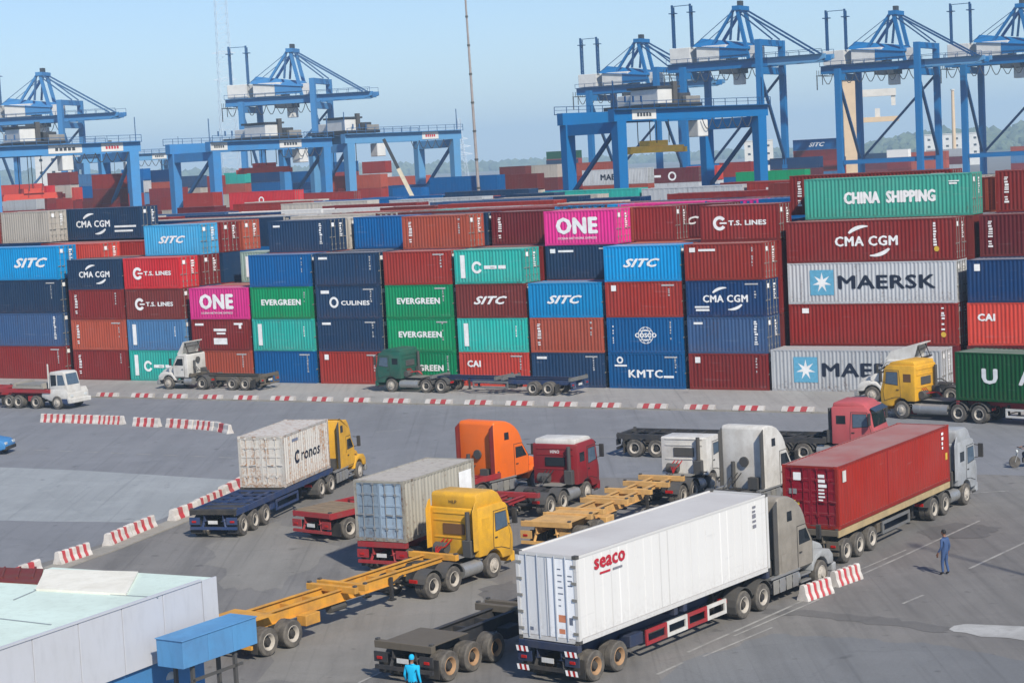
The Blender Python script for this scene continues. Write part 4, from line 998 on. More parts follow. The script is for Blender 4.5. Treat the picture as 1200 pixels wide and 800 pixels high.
def place(pr, pf, side, off=1.08):
    """from the ground contacts of two wheels on the side that shows: heading, and the point on the centre line under the rear one"""
    a, b_ = gp(*pr), gp(*pf); d = (b_ - a).normalized(); h = math.atan2(d.y, d.x)
    l = Vector((-d.y, d.x, 0)) * (off if side == 'R' else -off)
    return a + l, h, d, (b_ - a).length
def on_trailer(label, org, h, x_rear, L, H, mat, deck=1.34, logo=None, **kw):
    d = Vector((math.cos(h), math.sin(h), 0))
    return container(label, org + d * (x_rear + L / 2) + Vector((0, 0, deck)), h + math.pi, L, H, mat, 2, logo, **kw)

PT = dict(yellow=paint('yellow_paint', (246, 186, 48), .4, .42, dirtcol=(.22, .13, .05)), orange=paint('orange_paint', (252, 118, 30), .35, .12), dkred=paint('dark_red_cab_paint', (150, 30, 40), .35, .2), white=paint('white_cab_paint', (232, 230, 224), .4, .45, k=.78, dirtcol=(.24, .20, .155)),
          green=paint('green_cab_paint', (30, 96, 80), .4, .35), pinkred=paint('faded_red_cab_paint', (200, 92, 96), .5, .25), silver=paint('silver_beige_paint', (158, 151, 140), .4, .5), ltblue=paint('pale_grey_cab_paint', (180, 184, 188), .4, .45),
          tyel=paint('trailer_yellow', (236, 170, 60), .6, .5), tred=paint('trailer_red', (170, 40, 48), .55, .4), tblue=paint('trailer_blue', (42, 66, 110), .5, .45), tblack=paint('trailer_black', (48, 50, 56), .6, .5), tgrey=paint('trailer_grey', (120, 122, 122), .6, .5),
          tbeige=paint('trailer_beige', (200, 176, 130), .6, .4), tnavy=paint('trailer_navy', (36, 52, 84), .5, .4), tbrown=paint('trailer_brown', (104, 96, 84), .7, .5), trust=paint('worn_yellow_trailer', (226, 178, 108), .7, .5, dirtcol=(.20, .12, .07)))
P['rusty'] = container_paint('rusty_white_paint', (222, 218, 210), .95, .25, k=.74, rustcol=(.34, .18, .09)); P['oldgrey'] = container_paint('old_grey_paint', (176, 172, 160), .55, .8); P['doorblue'] = container_paint('pale_blue_door_paint', (170, 190, 208), .3, .4, k=.7)
P['boxred'] = container_paint('box_red_paint', (164, 54, 46), .03, .1); P['boxdark'] = container_paint('box_dark_red_door_paint', (140, 30, 46), .05, .2)

# seaco reefer with silver tractor -------------------------------------------------
o, h, d, Ln = place((695.5, 797), (960, 686), 'R')
T0 = o - d * .95
trailer('dark blue chassis trailer with red and white side guard under the long white box', T0, h, PT['tnavy'], 12.3, (.95, 2.3), guard=(4.0, 9.2, [PT['tred'], PT['white'], PT['tred'], PT['white']]), stripes=True, rim=RIMB, deck=1.36)
def lg_seaco(p, L, H):
    p.text(RED_P, 'seaco', -L / 2 + 1.9, H * .84, 1.75, .36, .03); p.rect(RED_P, -L / 2 + 1.3, -L / 2 + 1.9, H * .71, H * .735); p.rect(plain('grey_print', (140, 140, 150)), -L / 2 + 2.05, -L / 2 + 2.6, H * .71, H * .735)
    p.marks(plain('grey_print', (140, 140, 150)), L / 2 - 1.0, H * .5, H * .9, .3, 3)
def lg_none(p, L, H): pass
def reefer(label, loc, rz, L, H):
    """white insulated box: smooth sides, a pair of doors with long hinges; +x is the door end"""
    t = thing('reefer_container', label, 'container', loc, rz); m = P['white']
    MB().box(-L / 2 + .15, L / 2 - .05, -1.2, 1.2, .16, H - .06).build('body', m, t, bevel=.02, segs=1)
    link('frame', c_frame(L, H), t, None, m); link('corner_castings', c_castings(L, H), t, None, DGREY)['kind'] = 'stuff'
    mb = MB()
    for i in range(24): MB().box(-L / 2 + .4 + i * .49, -L / 2 + .46 + i * .49, 1.199, 1.206, .2, H - .14).build('side_rib', m, t); MB().box(-L / 2 + .4 + i * .49, -L / 2 + .46 + i * .49, -1.206, -1.199, .2, H - .14).build('side_rib', m, t)
    gp_ = plain('door_mark_grey', (120, 130, 150)); gpo = plain('door_mark_orange', (235, 150, 110)); GS = paint('door_seal_grey', (186, 194, 206), .6, .2)
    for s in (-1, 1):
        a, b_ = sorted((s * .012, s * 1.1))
        dr = MB().box(L / 2 - .05, L / 2 - .02, a, b_, .16, H - .12).build('door', container_paint('brightened_door_white', (240, 242, 244), .03, .06, k=.92), t, bevel=.008, segs=1)  # clean doors, whitened beyond the sides to stand in for light on the rear
        for q in (.34, .78): MB().cyl((L / 2 + .01, s * q, .1), (L / 2 + .01, s * q, H - .06), .024, 8).build('locking_bar', GS, dr)
        MB().box(L / 2 - .02, L / 2 - .012, s * .02, s * .07, .18, H - .14).build('door_seal', GS, dr)
        for k in range(5):
            z = .35 + k * (H - .7) / 4; a, b_ = sorted((s * 1.0, s * 1.2))
            MB().box(L / 2 - .02, L / 2 + .015, a, b_, z - .045, z + .045).build('hinge', GREYST, dr)
    mb = MB(); x = L / 2 - .016
    def mk(mat, y0, y1, z0, z1): mb.use(mat).add([(x, y0, z0), (x, y1, z0), (x, y1, z1), (x, y0, z1)], [(0, 1, 2, 3)])
    mk(gpo, .42, .70, .68, .92); mk(gpo, .42, .66, .3, .46); mk(gp_, .84, .98, .62, .86)
    rr = random.Random(3)
    for k in range(7): mk(gp_, .44, .44 + rr.uniform(.1, .26), 2.4 - k * .2, 2.44 - k * .2)
    for k in range(3): mk(gp_, .84, 1.02, 2.2 - k * .16, 2.24 - k * .16)
    mk(gp_, -.76, -.62, .3, .42)
    mb.build('door_marking', None, t, fix=False)
    mb = MB().use(DGREY); mb.box(-L / 2 + .02, -L / 2 + .14, -1.0, 1.0, .3, H - .3); mb.cyl((-L / 2 + .02, .4, H - .8), (-L / 2 - .02, .4, H - .8), .35, 16); mb.build('cooling_unit', None, t)
    for sd in (1, -1):
        p = Print(sd, 1.2235); lg_seaco(p, L, H) if sd == 1 else None; p.done(t)
    return t
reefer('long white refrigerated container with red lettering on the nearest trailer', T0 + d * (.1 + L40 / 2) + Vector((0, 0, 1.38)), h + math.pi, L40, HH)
bonneted('silver beige bonneted tractor with rounded sleeper pulling the long white box', T0 + d * (Ln + .95), h, PT['silver'], wb=5.15, slp=2.55, roof=3.95, hoodcol=paint('pale_wing_paint', (176, 178, 178), .4, .4))
# red 40 ft box, pale blue cab-over --------------------------------------------------
o, h, d, Ln = place((989, 659), (1130, 591), 'R')
T1 = o - d * .75
trailer('beige edged chassis trailer with three axles under the long red box', T1, h, PT['tbrown'], 12.3, (.8, 2.1, 3.4), kind='frame', guard=(4.6, 7.6, [PT['tgrey']]), rim=RIM, deck=1.45, railcol=PT['tbeige'])
def lg_redbox(p, L, H): p.rect(PT['white'], -L / 2 + .5, -L / 2 + .85, H * .72, H * .9); p.marks(WHITE, L / 2 - .8, H * .6, H * .9, .25, 5); p.rect(YELLOW_MK, L / 2 - .5, L / 2 - .25, H * .4, H * .52); p.rect(P['boxdark'], -L / 2 + 5.1, -L / 2 + 5.16, .16, H - .1)
tt = on_trailer('long red container with dark red doors on the trailer right of the long white box', T1, h, .1, L40, HB, P['boxred'], 1.46, lg_redbox, sides=(1,))
for c in tt.children:
    if c.name.startswith('door') and 'marking' not in c.name: c.material_slots[0].material = P['boxdark']; [setattr(b_.material_slots[0], 'material', P['boxdark']) for b_ in c.children]
mb = MB().use(YELLOW_MK); mb.add([(0, -1.0, .95), (0, -.5, .95), (0, -.5, 1.15), (0, -1.0, 1.15)], [(0, 1, 2, 3)]); mb.use(ALU).add([(0, -.95, 1.4), (0, -.6, 1.4), (0, -.6, 1.62), (0, -.95, 1.62)], [(0, 1, 2, 3)])
mb.build('door_label', None, tt, fix=False).location = (L40 / 2 - .015, 0, 0)
cabover('pale grey cab-over tractor with high roof in front of the long red box', T1 + d * (Ln + .75), h, PT['ltblue'], 'high', wb=4.0, back=DGREY)
# yellow cab-over with empty yellow chassis ------------------------------------------
o, h, d, Ln = place((313, 768), (577, 676), 'R')
T2 = o - d * .9
trailer('empty yellow chassis trailer behind the yellow cab-over, its tail behind the blue box', T2, h, PT['tyel'], 12.3, (.9, 2.2), kind='skeleton', deck=1.42, fill=1.6, legx=8.6)
cabover('yellow cab-over tractor with high roof pulling the empty yellow chassis', T2 + d * (Ln + .9), h, PT['yellow'], 'high', wb=4.1, back=paint('amber_panel', (120, 84, 50)), lettering=('HLP', BLACK, .4, .13, 3.25), guard=PT['yellow'])
# black empty chassis at the bottom ------------------------------------------------------
o, h, d, Ln = place((525, 797), (577, 775), 'R'); h = math.atan2(d.y, d.x)
h = 0.96; d = Vector((math.cos(h), math.sin(h), 0)); o = gp(525, 797) + Vector((-d.y, d.x, 0)) * 1.08
T3 = o - d * .95
trailer('empty black chassis trailer with brown deck plate and three axles at the bottom edge', T3, h, PT['tblack'], 12.3, (.95, 2.27, 3.6), kind='skeleton', deck=1.36, fill=2.3, bolcol=PT['tbrown'], rim=RIMB)
# rusty 20 ft box on blue chassis, yellow bonneted tractor ----------------------------------
o, h, d, Ln = place((284, 627), (420, 562), 'R')
T4 = o - d * .8
trailer('blue chassis trailer with three rear axles carrying the rusty white box', T4, h, PT['tblue'], 12.3, (.8, 2.1, 3.4), kind='frame', deck=1.36, guard=(4.8, 7.6, [PT['tblue']]), bolcol=BLACK, fill=2.2)
def lg_cronos(p, L, H):
    p.text(PRINT_NAVY, 'C', -1.35, H * .5, .55, .66, .03, .1); p.text(PRINT_NAVY, 'ronos', .45, H * .47, 2.5, .42, .02, .1); p.rect(plain('grey_blue_print', (140, 150, 175)), -1.9, -1.1, H * .82, H * .87)
on_trailer('short rusty white container with dark blue lettering on the blue chassis', T4, h, 5.9, L20, HB, P['rusty'], 1.38, lg_cronos, sides=(1,), barmat=P['rusty'], marks=False)
bonneted('yellow bonneted tractor with sleeper in front of the rusty white box', T4 + d * (Ln + .8), h, PT['yellow'], wb=4.9, slp=2.0, roof=3.7)
# grey 20 ft box on red chassis, dark red cab-over ------------------------------------------
a, b_ = gp(420, 633, 1.36), gp(476, 636, 1.36)
fr = gp(685, 588); rear_mid = (a + b_) / 2
h = 0.95; d = Vector((math.cos(h), math.sin(h), 0)); lft = Vector((-d.y, d.x, 0))
f0 = fr + lft * 1.08
T5 = Vector((b_.x, b_.y, 0)) + lft * 1.22
d = (f0 - T5).normalized(); h = math.atan2(d.y, d.x); T5 = Vector((b_.x, b_.y, 0)) + Vector((-d.y, d.x, 0)) * 1.22; Ln = (f0 - T5).length
trailer('red chassis trailer carrying the grey box behind the dark red cab', T5, h, PT['tred'], 12.3, (1.0, 2.3), kind='skeleton', deck=1.34)
tt = on_trailer('short grey container with pale blue doors on the red chassis', T5, h, .0, L20, HB, P['oldgrey'], 1.36, lambda p, L, H: p.rect(WHITE, L / 2 - 1.4, L / 2 - .3, H * .35, H * .85), sides=(1,), barmat=ALU, marks=False)
for c in tt.children:
    if c.name.startswith('door'): c.material_slots[0].material = P['doorblue']
cabover('dark red cab-over tractor with white roof pulling the grey box', T5 + d * Ln, h, PT['dkred'], 'mid', PT['white'], wb=4.0, lettering=('HINO', WHITE, .5, .16, 2.62))
# empty red chassis pulled by the orange tractor ---------------------------------------------
fo = gp(628, 574); r2 = gp(409, 631)
d = (fo - r2).normalized(); h = math.atan2(d.y, d.x); lft = Vector((-d.y, d.x, 0))
T6 = r2 + lft * 1.08 - d * 1.3; Ln = (fo + lft * 1.08 - T6).length
trailer('empty red chassis trailer with timber deck, its tail left of the grey box', T6, h, PT['tred'], 12.3, (1.3, 2.65), kind='frame', deck=1.38, planks=8)
bonneted('bright orange bonneted tractor with tall rounded sleeper', T6 + d * Ln, h, PT['orange'], wb=5.1, slp=2.7, roof=3.95, back=paint('dark_fairing_red', (120, 30, 30)))
# worn yellow chassis with white day cab -----------------------------------------------------
a, b_ = gp(610.7, 609, 1.4), gp(666.7, 614.7, 1.4); c = gp(827, 556, 1.05)
T7 = Vector(((a.x + b_.x) / 2, (a.y + b_.y) / 2, 0)); cb = Vector((c.x, c.y, 0))
h = .93; d = Vector((math.cos(h), math.sin(h), 0)); lft = Vector((-d.y, d.x, 0))
f1 = cb + lft * 1.2
d = (f1 - T7).normalized(); h = math.atan2(d.y, d.x); Ln = (f1 - T7).length
trailer('empty worn yellow flat chassis trailer behind the small white cab', T7, h, PT['trust'], 12.3, (1.6, 2.95), kind='skeleton', deck=1.42, fill=3.4, plate=False, planks=0, more=(2.2, 3.4, 8.4, 10.4))
cabover('small white cab-over tractor with low roof beside the tall white sleeper', T7 + d * (Ln + .62), h, PT['white'], 'low', wb=3.6, sleeper=False, back=DGREY)
T7L = Ln
# tall white sleeper tractor --------------------------------------------------------------------
c = gp(897, 574, 1.0); h8 = .93; d = Vector((math.cos(h8), math.sin(h8), 0)); lft = Vector((-d.y, d.x, 0))
bonneted('tall white bonneted tractor with dusty back wall behind the long white box', Vector((c.x, c.y, 0)) + lft * 1.15 + d * (.55 + 2.6), h8, PT['white'], wb=5.1, slp=2.6, roof=3.98)
# long black chassis with faded red cab, going right ----------------------------------------------
o, h, d, Ln = place((745, 535), (769, 536.6), 'R')
h = -AL + .04; d = Vector((math.cos(h), math.sin(h), 0)); o = gp(745, 535) + Vector((-d.y, d.x, 0)) * 1.08
T9 = o - d * 1.1
trailer('empty black three axle chassis trailer behind the small white cab, standing sideways', T9, h, PT['tblack'], 12.4, (1.1, 2.42, 3.74), kind='frame', deck=1.3, plate=False)
cabover('faded red cab-over tractor with high roof behind the long red box', T9 + d * 13.7, h, PT['pinkred'], 'mid', wb=4.0, sleeper=True)
# yellow cab-over with dark green box going left ------------------------------------------------------
o, h, d, Ln = place((1146, 496), (1058, 490.5), 'L')
cabover('orange-yellow cab-over tractor pulling the dark green box', o + d * Ln, h, PT['yellow'], 'mid', wb=Ln, back=DGREY, guard=paint('amber_panel', (120, 84, 50))).scale = (1.03, 1, 1.09)
TT = o - d * 10.9
trailer('red chassis trailer with white side guard under the dark green box', TT, h, PT['tred'], 12.3, (1.0, 2.3), kind='skeleton', deck=1.34, guard=(4.5, 9.0, [PT['white']]))
on_trailer('dark green container with spaced white capitals at the right edge', TT, h, .05, L40, HH, P['dgreen'], 1.36, lg_uasc, sides=(-1,))
# white bonneted truck hidden behind it -------------------------------------------------------------
h = -AL + math.pi; f2 = gp(1023, 471)
d = Vector((math.cos(h), math.sin(h), 0)); lft = Vector((-d.y, d.x, 0))
bonneted('white bonneted truck mostly hidden behind the orange-yellow cab', f2 - lft * 1.06, h, PT['white'], wb=4.6, slp=2.9, style='day')
# white bonneted truck with short empty chassis by the wall -------------------------------------------
o, h, d, Ln = place((238, 456.5), (199, 455.8), 'L')
bonneted('white bonneted truck with open roof deflector parked along the container wall', o + d * Ln, h, PT['white'], wb=Ln, slp=1.5, tandem=False, style='day')
TT = o - d * 5.9
trailer('short empty grey chassis trailer behind the white bonneted truck', TT, h, PT['tbrown'], 7.2, (1.6, 2.9), kind='short', deck=1.25, goose=False, legx=5.0)
# green cab-over with long chassis ----------------------------------------------------------------------
o, h, d, Ln = place((518, 460.5), (460, 459), 'L')
cabover('dark green cab-over tractor parked along the container wall', o + d * Ln, h, PT['green'], 'mid', wb=Ln, back=DGREY)
o2 = gp(645, 463.3) + (o - gp(518, 460.5)); Lt = (o2 - o).length
trailer('long empty blue grey chassis trailer behind the dark green tractor', o - d * (Lt + 2.0), h, PT['tblue'], Lt + 3.0, (2.0, 3.3), kind='skeleton', deck=1.3, guard=(5.4, 8.5, [PT['tgrey']]), bolcol=PT['tgrey'])
# white yard tractor at the left ---------------------------------------------------------------------------
h = -AL; d = Vector((math.cos(h), math.sin(h), 0)); lft = Vector((-d.y, d.x, 0)); o = gp(69, 479.3) + lft * 1.06
t = thing('yard_tractor', 'small white terminal tractor at the left edge facing right', 'truck', o, h)
prof = [(1.0, .75), (1.1, 1.3), (1.02, 1.75), (.78, 2.75), (.55, 2.85), (-.62, 2.82), (-.7, 2.7), (-.75, .95), (-.62, .95), (-.45, .75)]
MB().prism(prof, -1.12, .35).build('cab', PT['white'], t, bevel=.05, smooth=True)
MB().prism([(1.1, .6), (1.12, 1.2), (.9, 1.55), (-1.5, 1.45), (-1.6, .9), (-.7, .6)], -1.15, 1.1).build('engine_cover', PT['white'], t, bevel=.06, smooth=True)
sidepl(-1, [(.86, 1.85), (.66, 2.6), (.1, 2.6), (.1, 1.8)], 1.122, .01).build('window', GLASS_PALE, t)
sidepl(-1, [(-.02, 1.8), (-.02, 2.6), (-.58, 2.6), (-.58, 1.75)], 1.122, .01).build('window', GLASS, t)
MB().plate([(1.0, -1.0, 1.85), (1.0, .25, 1.85), (.80, .2, 2.68), (.80, -.95, 2.68)], (1, 0, .25), .012).build('windscreen', GLASS_PALE, t)
MB().box(1.05, 1.3, -1.2, 1.15, .45, .8).build('bumper', PT['white'], t, bevel=.05)
MB().box(.2, 1.0, -1.16, -.9, .45, .8).build('step', PT['tblue'], t)
MB().cyl((-.95, -.95, 1.2), (-.95, -.95, 3.4), .06, 8).build('exhaust_stack', PT['white'], t)
for s in (-1, 1): lamp_box(t, 'headlight', 1.12, s * .75, 1.0, .3, .2, .03, LAMP_CLR)
chassis(t, -3.2, 1.0, .7); wheels(t, 0, False, True); wheels(t, -2.2, True); fifth_wheel(t, -2.2)
TT = o - d * 12.6
trailer('red terminal trailer at the left edge behind the white terminal tractor', TT, h, PT['tred'], 12.0, (7.6, 8.6), kind='frame', deck=1.5, legx=0.0, plate=False, goose=False)
t2 = thing('deck_box', 'low grey flat rack lying on the red terminal trailer', 'rack', TT + d * 9.6 + Vector((0, 0, 1.52)), h)
MB().box(-1.6, 1.6, -1.1, 1.1, 0, .16).build('base', CONC, t2); 
for x in (-1.45, 1.45): MB().box(x - .08, x + .08, -1.1, 1.1, .16, .42).build('end_post', CONC, t2)
MB().box(-1.3, 1.3, -.95, .95, .161, .3).build('load', GREYST, t2)
# small blue car at the left edge, motorbike at the right edge -------------------------------------------------
CARB = paint('car_blue', (70, 140, 200), .25, .1)
h = -.15; d = Vector((math.cos(h), math.sin(h), 0)); c0 = gp(5, 533) - d * 3.35 + Vector((-d.y, d.x, 0)) * .8
t = thing('parked_car', 'blue car entering at the left picture edge', 'car', c0, h)
body = [(-.7, .3), (-.75, .75), (-.6, .95), (0.3, 1.02)] + [(1.0, 1.42), (2.0, 1.45), (2.5, 1.05), (3.2, .92), (3.45, .72), (3.48, .38), (3.1, .28), (-.4, .28)]
MB().prism(body, -.84, .84).build('body', CARB, t, bevel=.07, smooth=True)
for s in (-1, 1):
    sidepl(s, [(.55, 1.05), (1.08, 1.36), (1.5, 1.38), (1.5, 1.03)], .843, .008).build('window', GLASS, t)
    sidepl(s, [(1.58, 1.03), (1.58, 1.38), (1.95, 1.38), (2.36, 1.04)], .843, .008).build('window', GLASS, t)
    lamp_box(t, 'headlight', 3.42, s * .6, .72, .34, .16, .05, LAMP_CLR)
MB().plate([(2.52, -.7, 1.07), (2.52, .7, 1.07), (2.08, .62, 1.42), (2.08, -.62, 1.42)], (.6, 0, .8), .012).build('windscreen', GLASS, t)
MB().box(3.3, 3.54, -.8, .8, .3, .52).build('bumper', BLACK, t, bevel=.04)
for x in (.1, 2.75):
    for s in (-1, 1):
        o_ = MB().lathe_y([(.2, -.1), (.29, -.1), (.31, -.07), (.31, .07), (.29, .1), (.2, .1)], 0, 0, 16).build('wheel', TYRE, t, smooth=True); o_.location = (x, s * .74, .31)
        MB().lathe_y([(.2, -.102), (.18, -.08), (.05, -.1), (.05, .1), (.18, .08), (.2, .102)], 0, 0, 12).build('rim', ALU, o_)
# ------------------------------------------------------------------ water barriers and kerb blocks
_bm = {}
def barrier_mesh(n, L):
    key = (n, L)
    if key in _bm: return _bm[key]
    d = L / n; h = .60; out = []
    for i in range(n):
        mb = MB(); a, b_ = -L / 2 + i * d, -L / 2 + (i + 1) * d
        k = .035 if i % 2 else 0                            # red bands sit a little deeper
        pr = [(-.26 + k, 0), (.26 - k, 0), (.24 - k, .10), (.15 - k, .28), (.11 - k * .6, h - .06 - k), (.07, h - k), (-.07, h - k), (-.11 + k * .6, h - .06 - k), (-.15 + k, .28), (-.24 + k, .10)]
        m = len(pr); vs = [(a, y, z) for y, z in pr] + [(b_, y, z) for y, z in pr]
        mb.add(vs, [tuple(range(m - 1, -1, -1)), tuple(range(m, 2 * m))] + [(j, (j + 1) % m, m + (j + 1) % m, m + j) for j in range(m)])
        out.append((mb.mesh('band', BARR_R if i % 2 else BARR_W), i % 2))
    _bm[key] = out; return out
BJ = random.Random(12)
def barrier(label, p0, p1, n=9, w=1.0):
    a, b_ = gp(*p0), gp(*p1); d = b_ - a; L = d.length
    t = thing('road_barrier', label, 'barrier', (a + b_) / 2, math.atan2(d.y, d.x) + BJ.uniform(-.035, .035), 'red and white water filled barriers')
    for me, r in barrier_mesh(n, 2.0):
        o = link('red_band' if r else 'white_band', me, t, None); o.scale = (L / 2.0, w, 1)
    return t
barrier('red and white barrier just above the white roof at the left edge', (-6, 690), (46, 670), 7)
barrier('single red and white barrier left of the longer pair by the roof', (67, 662), (104, 650), 9)
barrier('left half of the pair of barriers above the roof', (125, 640), (151, 629), 7)
barrier('right half of the pair of barriers above the roof', (152, 628.5), (179, 617), 7)
barrier('red barrier directly left of the blue chassis tail', (202, 611), (229, 600), 5)
barrier('barrier half hidden behind the blue chassis', (230, 599), (262, 584), 9)
barrier('white barrier behind the rusty container', (260, 583), (284, 570), 5, 1.4)
barrier('left part of the longest barrier row on the left road', (50, 494), (82, 495), 9)
barrier('middle part of the longest barrier row on the left road', (82.6, 495), (114, 496), 9)
barrier('right part of the longest barrier row on the left road', (114.6, 496), (145, 497), 11)
barrier('small barrier right of the longest row on the left road', (158, 498.5), (187, 500), 7)
barrier('barrier second from the right in the left road row', (197, 500), (227, 502), 7)
barrier('barrier near the right end of the left road row', (229, 502), (252, 504), 7)
barrier('tilted pale barrier at the right end of the left road row', (253, 504), (270, 508), 3)
barrier('red and white barrier beside the silver bonnet, nearer one', (941, 704), (971, 693.5), 9)
barrier('red and white barrier beside the silver bonnet, farther one', (976, 687), (1006, 677), 9)
def kerb_block(i, px):
    u = u_for(px, nk, 0.1); L = 2.15
    t = thing('kerb_block', f'low red and white kerb block, {ORDN[i]} from left along the road edge', 'kerb block', wp(u + L / 2, nk - .12, .11), -AL, 'red and white kerb blocks along the road edge')
    for k in range(5):
        a = -L / 2 + k * L / 5; b_ = a + L / 5; s = .10
        vs = [(a, -.17, 0), (b_, -.17, 0), (b_, .17, 0), (a, .17, 0), (a + s, -.11, .3), (b_ + s, -.11, .3), (b_ + s, .11, .3), (a + s, .11, .3)]
        mb = MB(); mb.add(vs, [(0, 3, 2, 1), (4, 5, 6, 7), (0, 1, 5, 4), (1, 2, 6, 5), (2, 3, 7, 6), (3, 0, 4, 7)])
        mb.build('red_band' if k % 2 else 'white_band', BARR_R if k % 2 else BARR_W, t)
_ORDN = ['first', 'second', 'third', 'fourth', 'fifth', 'sixth', 'seventh', 'eighth', 'ninth', 'tenth', 'eleventh', 'twelfth', 'thirteenth', 'fourteenth', 'fifteenth', 'sixteenth', 'seventeenth', 'eighteenth', 'nineteenth', 'twentieth']
for i, px in enumerate((115, 156, 194, 235, 276, 319, 362, 405, 451, 500, 546, 594, 644, 694, 748, 803, 860, 917, 982, 1045)): kerb_block(i, px)

# ------------------------------------------------------------------ booth roof, blue box
RW = paint('roof_white', (212, 230, 220), .6, .5, k=.95, dirtcol=(.40, .46, .41), scale=.35); PANELM = paint('panel_pale_grey', (202, 205, 212), .5, .35, k=.84, dirtcol=(.4, .4, .4), scale=.5); BASEB = paint('panel_blue', (70, 140, 200), .45, .2); BOXB = paint('box_blue', (92, 156, 208), .5, .5, dirtcol=(.08, .16, .3), scale=.9)
BEIGE = paint('roof_beige', (234, 231, 218), .6, .35, k=.95, dirtcol=(.4, .36, .28)); MAR = paint('roof_opening_red', (120, 40, 36), .7, .4)
zr = 5.0
cR = gp(235, 681, zr); fR = gp(252, 675.5, zr)               # near right roof corner and the chamfer beyond it
dw = Vector((gp(235, 681, zr) - gp(0, 761, zr))); dw.z = 0; dw.normalize(); nw = Vector((-dw.y, dw.x, 0))
B0 = Vector((cR.x, cR.y, 0)); hb = math.atan2(dw.y, dw.x)
t = thing('booth', 'pale panelled gate booth with white roof in the lower left corner', 'building', B0, hb)
# local frame: +x along the wall to the far corner, +y to the left
def loc(px, py, z=zr):
    q = gp(px, py, z) - B0; return (q.dot(dw), q.dot(nw))
BW = 15.0; far = loc(0, 664)[1]
BW = max(6.0, loc(50, 667)[1]); XL = 24.0; ch = loc(252, 675.5)
mb = MB(); pts = [(-XL, 0.03), (-.03, 0.03), (ch[0], ch[1]), (ch[0] - .2, BW), (-XL, BW)]
mb.prism_z(pts, zr - .25, zr - .02); mb.build('roof', RW, t)
pw = abs(loc(185, 698)[0] - loc(137, 714.5)[0])
x = -.02; i = 0
while x > -XL:
    MB().box(x - pw + .03, x, -.04, .03, zr - 1.9, zr + .02).build('wall_panel', PANELM, t, bevel=.008, segs=1); x -= pw; i += 1
L_ = math.hypot(*ch); MB().plate([(0.01, 0, zr - 1.9), (ch[0], ch[1], zr - 1.9), (ch[0], ch[1], zr + .02), (0.01, 0, zr + .02)], (-ch[1] / L_ * -1, -ch[0] / L_, 0), .05).build('wall_panel', PANELM, t)
MB().box(-XL, -.1, 0.02, .06, zr - 1.85, zr - .06).build('wall_backing', DGREY, t)
MB().box(-XL, -.02, -.07, .05, zr + .021, zr + .07).build('coping', PANELM, t)
MB().box(-XL, .0, .08, .3, zr - 3.1, zr - 1.92).build('blue_band', BASEB, t)
MB().box(-XL, -.4, .4, BW - .3, 0, zr - 1.93).build('wall', PANELM, t)
q = [loc(53, 668), loc(162, 671), loc(148, 697), loc(42, 691)]
MB().prism_z([(a, b_) for a, b_ in q], zr - .018, zr + .05).build('roof_hatch', BEIGE, t)
q = [loc(-40, 664), loc(51, 667), loc(46, 684), loc(-40, 679)]
MB().prism_z([(a, b_) for a, b_ in q], zr - .018, zr + .03).build('roof_opening', MAR, t)
mb = MB(); 
for k in range(5): 
    a = loc(-30 + k * 18, 666.5); b_ = loc(-34 + k * 18, 679); mb.bar((a[0], a[1], zr + .06), (b_[0], b_[1], zr + .06), .06)
mb.build('opening_slat', MAR, t)
a, b_ = loc(0, 726), loc(120, 690)
mb = MB(); 
for p0, p1 in (((40, 690), (150, 697)), ((16, 702), (42, 691)), ((150, 697), (185, 699)), ((0, 724), (60, 731))):
    a, b_ = loc(*p0), loc(*p1); mb.bar((a[0], a[1], zr - .012), (b_[0], b_[1], zr - .012), .05, .02)
mb.build('roof_seam', paint('seam_grey', (150, 160, 165)), t)
# blue box on posts
zb = 4.0
c1, c2, c3, c4 = gp(213.3, 752, zb), gp(300, 722.7, zb), gp(253, 716, zb), gp(190.7, 748, zb)
dv = (c2 - c1); Lb = dv.length; dv.normalize(); nv = Vector((-dv.y, dv.x, 0)); Wb = max(1.0, (c4 - c1).dot(nv))
t = thing('blue_box', 'long sky blue sheet metal box on posts beside the booth', 'box', Vector((c1.x, c1.y, 0)), math.atan2(dv.y, dv.x))
hbx = .78; nb = 3
for i in range(nb):
    MB().box(i * Lb / nb + .006, (i + 1) * Lb / nb - .006, 0, .03, zb - hbx, zb).build('side_panel', BOXB, t, bevel=.006, segs=1)
    MB().box(i * Lb / nb + .006, (i + 1) * Lb / nb - .006, Wb - .03, Wb, zb - hbx, zb).build('side_panel', BOXB, t)
for x in (0.0, Lb - .03): MB().box(x, x + .03, .031, Wb - .031, zb - hbx, zb - .002).build('end_panel', BOXB, t)
MB().box(-.03, Lb + .03, -.03, Wb + .03, zb + .001, zb + .03).build('top_panel', BOXB, t, bevel=.01, segs=1)
MB().box(.03, Lb - .03, .03, Wb - .03, zb - hbx + .01, zb - hbx + .03).build('bottom_panel', BOXB, t)
for x, y in ((.5, .15), (2.3, .15), (.5, Wb - .2), (2.3, Wb - .2)): MB().box(x - .05, x + .05, y - .05, y + .05, 0, zb - hbx).build('post', DGREY, t)
MB().box(.4, 2.6, .1, .16, zb - hbx - .5, zb - hbx - .42).build('cross_bar', DGREY, t)
